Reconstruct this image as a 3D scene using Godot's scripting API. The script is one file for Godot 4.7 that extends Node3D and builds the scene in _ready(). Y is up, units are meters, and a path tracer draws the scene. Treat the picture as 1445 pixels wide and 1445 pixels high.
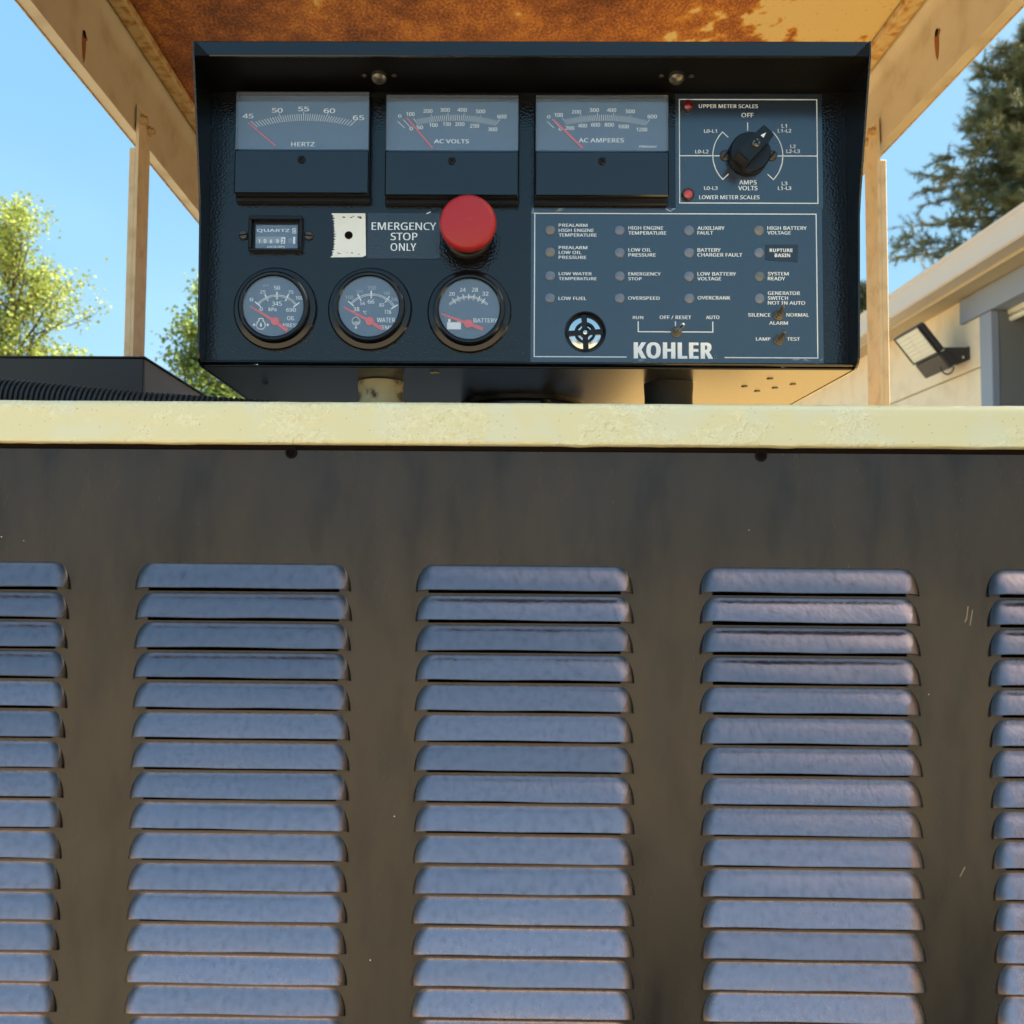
extends Node3D
# A standby generator: louvred housing, control box on two mounts, rusty canopy, house wall, trees.

# ---------------------------------------------------------------- mesh building
class MB:
	var v := PackedVector3Array()
	var uv := PackedVector2Array()
	var col := PackedColorArray()
	var start := 0
	func tri(a: Vector3, b: Vector3, c: Vector3, ua := Vector2.ZERO, ub := Vector2.ZERO, uc := Vector2.ZERO) -> void:
		v.append(a); v.append(b); v.append(c)
		uv.append(ua); uv.append(ub); uv.append(uc)
	func quad(a: Vector3, b: Vector3, c: Vector3, d: Vector3) -> void:
		tri(a, b, c, Vector2(0, 0), Vector2(1, 0), Vector2(1, 1))
		tri(a, c, d, Vector2(0, 0), Vector2(1, 1), Vector2(0, 1))
	func quad_uv(a: Vector3, b: Vector3, c: Vector3, d: Vector3, ua: Vector2, ub: Vector2, uc: Vector2, ud: Vector2) -> void:
		tri(a, b, c, ua, ub, uc)
		tri(a, c, d, ua, uc, ud)
	func begin() -> void:
		start = v.size()
	func outward() -> void:   # turns the closed shape added since begin() so that its front faces look outwards
		var vol := 0.0
		var o := v[start] if v.size() > start else Vector3.ZERO
		for i in range(start, v.size(), 3):
			vol += (v[i] - o).dot((v[i + 2] - o).cross(v[i + 1] - o))
		if vol < 0.0:
			flip()
	func flip() -> void:
		for i in range(start, v.size(), 3):
			var t := v[i + 1]; v[i + 1] = v[i + 2]; v[i + 2] = t
			var w := uv[i + 1]; uv[i + 1] = uv[i + 2]; uv[i + 2] = w
	func towards(dir: Vector3) -> void:   # turns an open sheet so that it faces dir
		var s := Vector3.ZERO
		for i in range(start, v.size(), 3):
			s += (v[i + 2] - v[i]).cross(v[i + 1] - v[i])
		if s.dot(dir) < 0.0:
			flip()
	func box(lo: Vector3, hi: Vector3, ch := 0.0, xf := Transform3D.IDENTITY) -> void:
		begin()
		var c := (lo + hi) / 2.0
		var h := (hi - lo) / 2.0
		ch = minf(ch, minf(h.x, minf(h.y, h.z)) * 0.9)
		if ch <= 0.0:
			for ax in 3:
				for s in [-1.0, 1.0]:
					var n := Vector3.ZERO; n[ax] = s
					var e1 := Vector3.ZERO; e1[(ax + 1) % 3] = h[(ax + 1) % 3]
					var e2 := Vector3.ZERO; e2[(ax + 2) % 3] = h[(ax + 2) % 3] * s
					var o := c + n * h[ax]
					quad(xf * (o - e1 - e2), xf * (o - e1 + e2), xf * (o + e1 + e2), xf * (o + e1 - e2))
			outward()
			return
		var f := func(ax: int, s: Vector3) -> Vector3:
			var p := Vector3.ZERO
			for k in 3:
				p[k] = s[k] * (h[k] if k == ax else h[k] - ch)
			return xf * (c + p)
		for ax in 3:
			var b1 := (ax + 1) % 3
			var b2 := (ax + 2) % 3
			for s in [-1.0, 1.0]:
				var q := []
				for t in [[-s, -1.0], [-s, 1.0], [s, 1.0], [s, -1.0]]:
					var d := Vector3.ZERO
					d[ax] = s; d[b1] = t[0]; d[b2] = t[1]
					q.append(f.call(ax, d))
				quad(q[0], q[1], q[2], q[3])
			for s1 in [-1.0, 1.0]:
				for s2 in [-1.0, 1.0]:
					var da := Vector3.ZERO
					var db := Vector3.ZERO
					da[ax] = -1.0; da[b1] = s1; da[b2] = s2
					db[ax] = 1.0; db[b1] = s1; db[b2] = s2
					if s1 * s2 > 0.0:
						quad(f.call(b1, da), f.call(b2, da), f.call(b2, db), f.call(b1, db))
					else:
						quad(f.call(b1, db), f.call(b2, db), f.call(b2, da), f.call(b1, da))
		for sx in [-1.0, 1.0]:
			for sy in [-1.0, 1.0]:
				for sz in [-1.0, 1.0]:
					var d := Vector3(sx, sy, sz)
					if sx * sy * sz > 0.0:
						tri(f.call(0, d), f.call(2, d), f.call(1, d))
					else:
						tri(f.call(0, d), f.call(1, d), f.call(2, d))
		outward()
	func lathe(profile: Array, xf := Transform3D.IDENTITY, n := 32) -> void:   # profile of (radius, height along local z)
		begin()
		for i in profile.size() - 1:
			var p: Vector2 = profile[i]
			var q: Vector2 = profile[i + 1]
			for k in n:
				var a := TAU * k / n
				var b := TAU * (k + 1) / n
				var p0 := xf * Vector3(cos(a) * p.x, sin(a) * p.x, p.y)
				var p1 := xf * Vector3(cos(b) * p.x, sin(b) * p.x, p.y)
				var q0 := xf * Vector3(cos(a) * q.x, sin(a) * q.x, q.y)
				var q1 := xf * Vector3(cos(b) * q.x, sin(b) * q.x, q.y)
				if p.x > 1e-7:
					tri(p0, q0, p1)
				if q.x > 1e-7:
					tri(p1, q0, q1)
		outward()
	func tube(path: PackedVector3Array, radii: PackedFloat32Array, n := 8, caps := true) -> void:
		begin()
		var rings := []
		var up := Vector3(0.13, 0.98, 0.15).normalized()
		for i in path.size():
			var d := (path[mini(i + 1, path.size() - 1)] - path[maxi(i - 1, 0)]).normalized()
			var x := up.cross(d)
			if x.length() < 0.05:
				x = Vector3.RIGHT.cross(d)
			x = x.normalized()
			var y := d.cross(x).normalized()
			up = y
			var r := []
			for k in n:
				var a := TAU * k / n
				r.append(path[i] + (x * cos(a) + y * sin(a)) * radii[i])
			rings.append(r)
		for i in path.size() - 1:
			for k in n:
				var k2 := (k + 1) % n
				tri(rings[i][k], rings[i + 1][k], rings[i][k2])
				tri(rings[i][k2], rings[i + 1][k], rings[i + 1][k2])
		if caps:
			for e in [0, path.size() - 1]:
				for k in n:
					var k2 := (k + 1) % n
					if e == 0:
						tri(path[0], rings[0][k], rings[0][k2])
					else:
						tri(path[e], rings[e][k2], rings[e][k])
		outward()
	func prism(poly: PackedVector2Array, z0: float, z1: float, xf := Transform3D.IDENTITY) -> void:
		begin()
		var t := Geometry2D.triangulate_polygon(poly)
		for i in range(0, t.size(), 3):
			var a := poly[t[i]]
			var b := poly[t[i + 1]]
			var c := poly[t[i + 2]]
			if (b - a).cross(c - a) < 0.0:
				var s := b; b = c; c = s
			tri(xf * Vector3(a.x, a.y, z1), xf * Vector3(c.x, c.y, z1), xf * Vector3(b.x, b.y, z1))
			tri(xf * Vector3(a.x, a.y, z0), xf * Vector3(b.x, b.y, z0), xf * Vector3(c.x, c.y, z0))
		var area := 0.0
		for i in poly.size():
			area += poly[i].cross(poly[(i + 1) % poly.size()])
		for i in poly.size():
			var a := poly[i]
			var b := poly[(i + 1) % poly.size()]
			if area < 0.0:
				var s := a; a = b; b = s
			quad(xf * Vector3(a.x, a.y, z0), xf * Vector3(a.x, a.y, z1), xf * Vector3(b.x, b.y, z1), xf * Vector3(b.x, b.y, z0))
		outward()
	func bar(a: Vector2, b: Vector2, w: float, z0: float, z1: float) -> void:   # a flat printed stroke or strip in an upright plane
		var d := (b - a).normalized() * 0.5 * w
		var n := Vector2(-d.y, d.x)
		prism(PackedVector2Array([a + n, b + n, b - n, a - n]), z0, z1)
	func arc(c: Vector2, r: float, w: float, a0: float, a1: float, z0: float, z1: float, n := 20) -> void:
		var outer := PackedVector2Array()
		for i in n + 1:
			var a := lerpf(a0, a1, float(i) / n)
			outer.append(c + Vector2(cos(a), sin(a)) * (r + w / 2))
		for i in n + 1:
			var a := lerpf(a1, a0, float(i) / n)
			outer.append(c + Vector2(cos(a), sin(a)) * (r - w / 2))
		prism(outer, z0, z1)
	func holed(x0: float, x1: float, y0: float, y1: float, c: Vector2, r: float, z: float, n := 24) -> void:   # an upright sheet facing +z with a round hole
		begin()
		for k in n:
			var a := TAU * k / n
			var b := TAU * (k + 1) / n
			var e := func(t: float) -> Vector3:
				var d := Vector2(cos(t), sin(t))
				var s := 1e9
				if d.x > 1e-6: s = minf(s, (x1 - c.x) / d.x)
				if d.x < -1e-6: s = minf(s, (x0 - c.x) / d.x)
				if d.y > 1e-6: s = minf(s, (y1 - c.y) / d.y)
				if d.y < -1e-6: s = minf(s, (y0 - c.y) / d.y)
				return Vector3(c.x + d.x * s, c.y + d.y * s, z)
			var ia := Vector3(c.x + cos(a) * r, c.y + sin(a) * r, z)
			var ib := Vector3(c.x + cos(b) * r, c.y + sin(b) * r, z)
			var oa: Vector3 = e.call(a)
			var ob: Vector3 = e.call(b)
			tri(ia, ib, oa)
			tri(ib, ob, oa)
			for q in [Vector2(x0, y0), Vector2(x1, y0), Vector2(x1, y1), Vector2(x0, y1)]:
				var t := fposmod((q - c).angle(), TAU)
				if t > a + 1e-5 and t < b - 1e-5:
					tri(oa, ob, Vector3(q.x, q.y, z))
		towards(Vector3.BACK)
	func rect(x0: float, x1: float, y0: float, y1: float, z: float) -> void:
		begin()
		quad(Vector3(x0, y0, z), Vector3(x0, y1, z), Vector3(x1, y1, z), Vector3(x1, y0, z))
		towards(Vector3.BACK)
	func mesh(angle := 38.0) -> ArrayMesh:
		var n := v.size()
		var fn := PackedVector3Array()
		fn.resize(n / 3)
		var near := {}
		for i in n / 3:
			fn[i] = (v[3 * i + 2] - v[3 * i]).cross(v[3 * i + 1] - v[3 * i])
		var normals := PackedVector3Array()
		normals.resize(n)
		if angle > 0.0:
			for i in n:
				var key := Vector3i((v[i] * 50000.0).round())
				if near.has(key):
					near[key].append(i / 3)
				else:
					near[key] = [i / 3]
		var lim := cos(deg_to_rad(angle))
		for i in n:
			var own := fn[i / 3].normalized()
			var s := fn[i / 3]
			if angle > 0.0:
				for k in near[Vector3i((v[i] * 50000.0).round())]:
					if k != i / 3 and fn[k].normalized().dot(own) > lim:
						s += fn[k]
			normals[i] = s.normalized() if s.length() > 0.0 else Vector3.UP
		var arrays := []
		arrays.resize(Mesh.ARRAY_MAX)
		arrays[Mesh.ARRAY_VERTEX] = v
		arrays[Mesh.ARRAY_NORMAL] = normals
		arrays[Mesh.ARRAY_TEX_UV] = uv
		if col.size() == n:
			arrays[Mesh.ARRAY_COLOR] = col
		var m := ArrayMesh.new()
		m.add_surface_from_arrays(Mesh.PRIMITIVE_TRIANGLES, arrays)
		return m


# ---------------------------------------------------------------- scene helpers
var M := {}
var font_plain: SystemFont
var font_bold: SystemFont
var rng := RandomNumberGenerator.new()

func lin(r: float, g: float, b: float, a := 1.0) -> Color:
	var c := Color(r, g, b).linear_to_srgb()
	c.a = a
	return c

func mat(called: String, c: Color, rough := 0.6, spec := 0.5, metal := 0.0) -> StandardMaterial3D:
	var m := StandardMaterial3D.new()
	m.resource_name = called
	m.albedo_color = c
	m.roughness = rough
	m.metallic_specular = spec
	m.metallic = metal
	M[called] = m
	return m

func noise_tex(freq: float, oct: int, s: int, size := 512, kind := FastNoiseLite.TYPE_SIMPLEX_SMOOTH, ramp: Gradient = null) -> NoiseTexture2D:
	var n := FastNoiseLite.new()
	n.noise_type = kind
	n.frequency = freq
	n.fractal_octaves = oct
	n.seed = s
	var t := NoiseTexture2D.new()
	t.width = size
	t.height = size
	t.seamless = true
	t.noise = n
	if ramp:
		t.color_ramp = ramp
	return t

func ramp(stops: Array) -> Gradient:
	var g := Gradient.new()
	var o := PackedFloat32Array()
	var c := PackedColorArray()
	for s in stops:
		o.append(s[0]); c.append(s[1])
	g.offsets = o
	g.colors = c
	return g

func triplanar(m: StandardMaterial3D, scale: float, world := true) -> void:
	m.uv1_triplanar = true
	m.uv1_world_triplanar = world
	m.uv1_scale = Vector3.ONE * scale

func bump(m: StandardMaterial3D, t: Texture2D, cm: float) -> void:
	m.heightmap_enabled = true
	m.heightmap_texture = t
	m.heightmap_scale = cm

func obj(called: String, b, m: Material, parent: Node = null, angle := 38.0) -> MeshInstance3D:
	var o := MeshInstance3D.new()
	o.name = called
	o.mesh = b if b is Mesh else b.mesh(angle)
	o.material_override = null
	o.set_surface_override_material(0, m)
	put(o, parent)
	return o

func put(o: Node, parent: Node = null) -> void:
	var p: Node = parent if parent else self
	if p.has_node(NodePath(o.name)):
		var base := str(o.name)
		var i := 1
		while p.has_node(NodePath("%s_%03d" % [base, i])):
			i += 1
		o.name = "%s_%03d" % [base, i]
	p.add_child(o, true)

func thing(called: String, label: String, category: String, at := Vector3.ZERO, group := "") -> Node3D:
	var o := Node3D.new()
	o.name = called
	put(o)
	o.position = at
	tag(o, label, category, group)
	return o

func tag(o: Node, label: String, category := "", group := "", kind := "") -> void:
	if label: o.set_meta("label", label)
	if category: o.set_meta("category", category)
	if group: o.set_meta("group", group)
	if kind: o.set_meta("kind", kind)

func text(parent: Node, s: String, x0: float, x1: float, y0: float, y1: float, z: float, m: Material, bold := true) -> void:
	var t := TextMesh.new()
	t.font = font_bold if bold else font_plain
	t.text = s
	t.font_size = 48
	t.pixel_size = 0.01
	t.depth = 0.02
	t.curve_step = 2.0
	var a := t.get_aabb()
	var heavy := 0.0 if bold else 0.032 * a.size.y   # medium weight: each stroke laid twice, a hair apart
	var sx := (x1 - x0) / (a.size.x + heavy)
	var sy := (y1 - y0) / a.size.y
	var o := MeshInstance3D.new()
	o.name = "lettering"
	o.mesh = t
	if heavy > 0.0:
		var st := SurfaceTool.new()
		st.begin(Mesh.PRIMITIVE_TRIANGLES)
		for k in t.get_surface_count():
			st.append_from(t, k, Transform3D.IDENTITY)
			st.append_from(t, k, Transform3D(Basis.IDENTITY, Vector3(heavy, 0, 0.004)))
		o.mesh = st.commit()
	o.set_surface_override_material(0, m)
	put(o, parent)
	o.transform = Transform3D(Basis.from_scale(Vector3(sx, sy, 0.01)), Vector3(x0 - a.position.x * sx, y0 - a.position.y * sy, z))

func facing(p: Vector3, dir: Vector3) -> Transform3D:   # local z along dir
	var z := dir.normalized()
	var x := Vector3.UP.cross(z)
	if x.length() < 0.01:
		x = Vector3.RIGHT
	x = x.normalized()
	return Transform3D(Basis(x, z.cross(x), z), p)


func _ready() -> void:
	rng.seed = 7
	# camera: level with the top row of louvres, tipped up a little, with a shifted lens
	var cam := Camera3D.new()
	cam.name = "camera"
	cam.projection = Camera3D.PROJECTION_FRUSTUM
	cam.near = 0.05
	cam.far = 600.0
	cam.size = 0.05 * 1445.0 / 1442.54
	cam.frustum_offset = Vector2(0.05 * 57.2 / 1442.54, 0.0)
	cam.transform = Transform3D(Basis(Vector3(0.99987, 0.00800, -0.01331), Vector3(-0.00726, 0.99825, 0.05866), Vector3(0.01376, -0.05856, 0.99819)).orthonormalized(), Vector3(0, 1.5, 0.70))
	var ca := CameraAttributesPhysical.new()
	ca.frustum_focal_length = 26.0
	ca.frustum_focus_distance = 0.84
	ca.exposure_aperture = 12.0
	cam.attributes = ca
	add_child(cam)
	cam.current = true

	var sky_m := ProceduralSkyMaterial.new()
	sky_m.sky_top_color = lin(0.055, 0.148, 0.250)
	sky_m.sky_horizon_color = lin(0.147, 0.240, 0.303)
	sky_m.sky_curve = 0.30
	sky_m.ground_horizon_color = lin(0.30, 0.27, 0.20)
	sky_m.ground_bottom_color = lin(0.22, 0.19, 0.14)
	sky_m.sun_angle_max = 90.0
	sky_m.sun_curve = 0.32
	sky_m.sky_cover = sky_haze()
	sky_m.sky_cover_modulate = Color(1, 1, 1, 0.3)
	var env := Environment.new()
	env.background_mode = Environment.BG_SKY
	env.sky = Sky.new()
	env.sky.sky_material = sky_m
	env.tonemap_mode = Environment.TONE_MAPPER_LINEAR
	env.tonemap_exposure = 3.75
	env.sdfgi_enabled = true
	env.ssao_enabled = true
	env.ssil_enabled = true
	var we := WorldEnvironment.new()
	we.name = "world_environment"
	we.environment = env
	add_child(we)
	var sun := DirectionalLight3D.new()
	sun.name = "sun"
	sun.light_energy = 1.6
	sun.light_color = Color(1.0, 0.95, 0.86)
	sun.light_angular_distance = 0.5
	sun.shadow_enabled = true
	add_child(sun)
	var sd := Vector3(sin(deg_to_rad(88.0)) * cos(deg_to_rad(50.0)), sin(deg_to_rad(50.0)), -cos(deg_to_rad(88.0)) * cos(deg_to_rad(50.0)))
	sun.look_at_from_position(sd * 50.0, Vector3.ZERO)

	font_plain = SystemFont.new()
	font_plain.font_names = PackedStringArray(["Droid Sans"])
	font_bold = SystemFont.new()
	font_bold.font_names = PackedStringArray(["Droid Sans"])
	font_bold.font_weight = 700

	materials()
	ground()
	house()
	trees()
	canopy()
	housing()
	deck_things()
	control_box()
	flood_light()


func sky_haze() -> ImageTexture:   # faint, wide veils of cirrus all round
	var w := 512
	var h := 256
	var im := Image.create(w, h, false, Image.FORMAT_RGBA8)
	var n := FastNoiseLite.new()
	n.seed = 5
	n.frequency = 1.1
	n.fractal_octaves = 5
	for y in h:
		var lat := PI * (0.5 - (y + 0.5) / h)
		for x in w:
			var lon := TAU * (x + 0.5) / w
			var d := Vector3(cos(lat) * cos(lon), sin(lat) * 2.5, cos(lat) * sin(lon))
			var a := clampf(n.get_noise_3d(d.x, d.y, d.z) * 1.2 + 0.15, 0.0, 1.0)
			im.set_pixel(x, y, Color(0.5, 0.55, 0.6, a * a * 0.5))
	return ImageTexture.create_from_image(im)


# ---------------------------------------------------------------- materials
func materials() -> void:
	var peel := noise_tex(0.03, 2, 3, 512)
	var fine := noise_tex(0.06, 3, 9, 512)
	var box_paint := mat("box_paint", lin(0.006, 0.006, 0.006), 0.13, 0.55)
	triplanar(box_paint, 24.0)
	bump(box_paint, peel, 0.018)
	var leather := mat("leather_paint", lin(0.012, 0.014, 0.018), 0.2, 0.72)
	triplanar(leather, 20.0)
	bump(leather, peel, 0.05)
	var blot := noise_tex(0.008, 4, 21, 1024, FastNoiseLite.TYPE_SIMPLEX_SMOOTH, ramp([[0.0, Color(0.62, 0.60, 0.60)], [0.45, Color(0.86, 0.85, 0.85)], [1.0, Color(1, 0.97, 0.93)]]))
	var rg := noise_tex(0.01, 5, 27, 1024, FastNoiseLite.TYPE_SIMPLEX_SMOOTH, ramp([[0.0, Color(0.6, 0.6, 0.6)], [1.0, Color(1, 1, 1)]]))
	var panel := mat("panel_paint", lin(0.046, 0.035, 0.025), 0.30, 0.48)
	panel.albedo_texture = blot
	panel.roughness_texture = rg
	triplanar(panel, 2.2)
	panel.uv1_scale = Vector3(3.2, 1.0, 3.2)
	bump(panel, fine, 0.004)
	var dust := noise_tex(0.02, 5, 71, 1024, FastNoiseLite.TYPE_SIMPLEX_SMOOTH, ramp([[0.0, Color(0.80, 0.78, 0.76)], [0.3, Color(0.92, 0.92, 0.92)], [0.6, Color(0.98, 0.98, 0.98)], [1.0, Color(1, 1, 1)]]))
	for k in 6:   # sky reflection put into the slat colour, stronger on lower rows, with some dust
		var lv := mat("louvre_sky_paint_%d" % k, lin(0.250 + 0.045 * k, 0.190 + 0.033 * k, 0.205 + 0.036 * k), 0.24 + 0.015 * k, 0.72, 0.84)
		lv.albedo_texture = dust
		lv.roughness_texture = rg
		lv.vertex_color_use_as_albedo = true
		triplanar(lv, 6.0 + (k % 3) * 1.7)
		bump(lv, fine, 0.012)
	mat("hood_black", lin(0.003, 0.003, 0.003), 0.5, 0.3)
	var under := mat("underside_paint", lin(0.02, 0.018, 0.013), 0.30, 0.5)
	triplanar(under, 24.0)
	bump(under, peel, 0.01)
	mat("added_plate_paint", lin(0.55, 0.38, 0.15), 0.6, 0.3)
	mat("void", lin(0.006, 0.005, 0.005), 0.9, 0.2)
	mat("rubber", lin(0.014, 0.014, 0.015), 0.5, 0.5)
	mat("black_plastic", lin(0.008, 0.008, 0.010), 0.3, 0.42)
	mat("meter_cover", lin(0.006, 0.007, 0.009), 0.14, 0.6)
	mat("dial", lin(0.042, 0.098, 0.19), 0.5, 0.5)  # black dial; the sky mirrored in its window is put into this blue
	mat("gauge_dial", lin(0.042, 0.09, 0.17), 0.5, 0.5)  # blue of the sky reflection in the glass put into the dial
	mat("label", lin(0.010, 0.021, 0.040), 0.2, 0.66)
	mat("print", lin(0.84, 0.89, 0.93), 0.6, 0.4)
	mat("faint_print", lin(0.36, 0.42, 0.48), 0.6, 0.4)
	mat("needle", lin(0.80, 0.05, 0.05), 0.4, 0.5)
	mat("red_plastic", lin(0.43, 0.018, 0.022), 0.42, 0.5)
	mat("lamp_red", lin(0.20, 0.006, 0.005), 0.15, 0.7)
	mat("lamp_pink", lin(0.55, 0.07, 0.07), 0.3, 0.6)
	mat("lamp_grey", lin(0.145, 0.18, 0.26), 0.18, 0.6)
	mat("lamp_amber", lin(0.17, 0.17, 0.165), 0.3, 0.6)
	mat("chrome", lin(0.75, 0.73, 0.70), 0.12, 0.5, 1.0)
	mat("brass", lin(0.17, 0.145, 0.11), 0.3, 0.5, 0.8)
	mat("dull_screw", lin(0.09, 0.08, 0.07), 0.4, 0.5, 0.6)
	mat("gauge_bezel", lin(0.008, 0.007, 0.007), 0.16, 0.52)
	mat("digit_band", lin(0.20, 0.25, 0.31), 0.5, 0.5)
	var stop := mat("stop_label", lin(0.008, 0.011, 0.016), 0.22, 0.72)
	triplanar(stop, 30.0)
	bump(stop, peel, 0.02)
	mat("sticker", lin(0.010, 0.019, 0.036), 0.3, 0.6)
	mat("lamp_green", lin(0.11, 0.14, 0.15), 0.3, 0.6)
	mat("lamp_rim", lin(0.02, 0.012, 0.012), 0.3, 0.6)
	mat("knob", lin(0.005, 0.005, 0.006), 0.32, 0.45)
	mat("latch_metal", lin(0.16, 0.15, 0.13), 0.3, 0.5, 0.8)
	mat("tape", lin(0.88, 0.89, 0.83), 0.7, 0.4)
	var glass := mat("glass", Color(0.9, 0.95, 1.0, 0.05), 0.04, 0.5)
	glass.transparency = BaseMaterial3D.TRANSPARENCY_ALPHA
	# old cream paint
	var cream_tint := noise_tex(0.006, 4, 31, 1024, FastNoiseLite.TYPE_SIMPLEX_SMOOTH, ramp([[0.0, Color(0.86, 0.84, 0.80)], [0.6, Color(1, 1, 1)], [1.0, Color(0.95, 0.98, 1.0)]]))
	var cream := mat("cream_paint", lin(0.64, 0.51, 0.29), 0.5, 0.5)
	cream.albedo_texture = cream_tint
	triplanar(cream, 1.3)
	bump(cream, fine, 0.01)
	var rail := mat("rail_paint", lin(0.56, 0.50, 0.38), 0.55, 0.45)
	rail.albedo_texture = noise_tex(0.01, 5, 35, 1024, FastNoiseLite.TYPE_SIMPLEX_SMOOTH, ramp([[0.0, Color(0.86, 0.83, 0.78)], [0.45, Color(0.97, 0.96, 0.94)], [1.0, Color(1, 1, 1)]]))
	triplanar(rail, 1.1)
	var post := mat("post_paint", lin(0.64, 0.545, 0.37), 0.55, 0.45)
	post.albedo_texture = rail.albedo_texture
	triplanar(post, 2.3)
	var rusty := mat("rusty_cream", Color.WHITE, 0.75, 0.3)
	rusty.albedo_texture = noise_tex(0.018, 5, 37, 1024, FastNoiseLite.TYPE_SIMPLEX_SMOOTH, ramp([[0.0, lin(0.50, 0.39, 0.22)], [0.40, lin(0.48, 0.36, 0.19)], [0.60, lin(0.42, 0.27, 0.11)], [0.78, lin(0.34, 0.18, 0.06)], [1.0, lin(0.24, 0.10, 0.03)]]))
	triplanar(rusty, 2.2)
	bump(rusty, fine, 0.02)
	mat("scratch", lin(0.30, 0.22, 0.16), 0.7, 0.3)
	mat("rust", lin(0.26, 0.10, 0.03), 0.85, 0.2)
	mat("shade_and_rust", lin(0.016, 0.010, 0.008), 0.9, 0.2)  # rust on the hole rims, painted shadow on the flange
	mat("black_sheet", lin(0.012, 0.012, 0.013), 0.45, 0.5)
	mat("lit_black_sheet", lin(0.075, 0.055, 0.04), 0.5, 0.5)  # black sheet with the warm light on it put into its colour
	for p in ["label", "louvre_sky_paint_0", "louvre_sky_paint_1", "louvre_sky_paint_2", "louvre_sky_paint_3", "louvre_sky_paint_4", "louvre_sky_paint_5"]:
		M[p].clearcoat_enabled = true
		M[p].clearcoat = 0.5 if p.begins_with("louvre") else 1.0
		M[p].clearcoat_roughness = M[p].roughness
	# house
	var wall := mat("house_wall", lin(0.88, 0.75, 0.53), 0.8, 0.3)
	wall.albedo_texture = noise_tex(0.01, 5, 41, 512, FastNoiseLite.TYPE_SIMPLEX_SMOOTH, ramp([[0.0, Color(0.95, 0.94, 0.92)], [0.5, Color(1, 1, 1)], [1.0, Color(1, 0.99, 0.97)]]))
	triplanar(wall, 0.7)
	mat("gutter", lin(0.66, 0.56, 0.44), 0.5, 0.4)
	mat("soffit", lin(0.60, 0.48, 0.30), 0.7, 0.3)
	mat("grey_trim", lin(0.30, 0.34, 0.40), 0.7, 0.3)
	mat("grey_door", lin(0.21, 0.21, 0.195), 0.7, 0.3)
	mat("shingle", lin(0.12, 0.11, 0.10), 0.9, 0.2)
	mat("white_tube", lin(0.82, 0.76, 0.56), 0.5, 0.4)
	mat("lens_cream", lin(0.80, 0.78, 0.62), 0.4, 0.5)
	mat("fixture_brown", lin(0.035, 0.03, 0.027), 0.5, 0.5)
	var gravel := mat("ground", lin(0.52, 0.46, 0.365), 0.95, 0.2)
	gravel.albedo_texture = noise_tex(0.02, 6, 51, 1024, FastNoiseLite.TYPE_SIMPLEX_SMOOTH, ramp([[0.0, Color(0.66, 0.62, 0.56)], [1.0, Color(1, 1, 1)]]))
	triplanar(gravel, 0.35)
	bump(gravel, fine, 2.0)
	var bark := mat("bark", lin(0.11, 0.085, 0.06), 0.9, 0.2)
	triplanar(bark, 6.0)
	bump(bark, fine, 0.6)


# ---------------------------------------------------------------- setting
func ground() -> void:
	var b := MB.new()
	b.begin()
	b.quad(Vector3(-250, 0, -250), Vector3(250, 0, -250), Vector3(250, 0, 250), Vector3(-250, 0, 250))
	b.towards(Vector3.UP)
	var g := obj("ground", b, M.ground)
	g.set_meta("kind", "structure")
	tag(g, "pale dry gravel ground around the generator", "ground")


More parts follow.
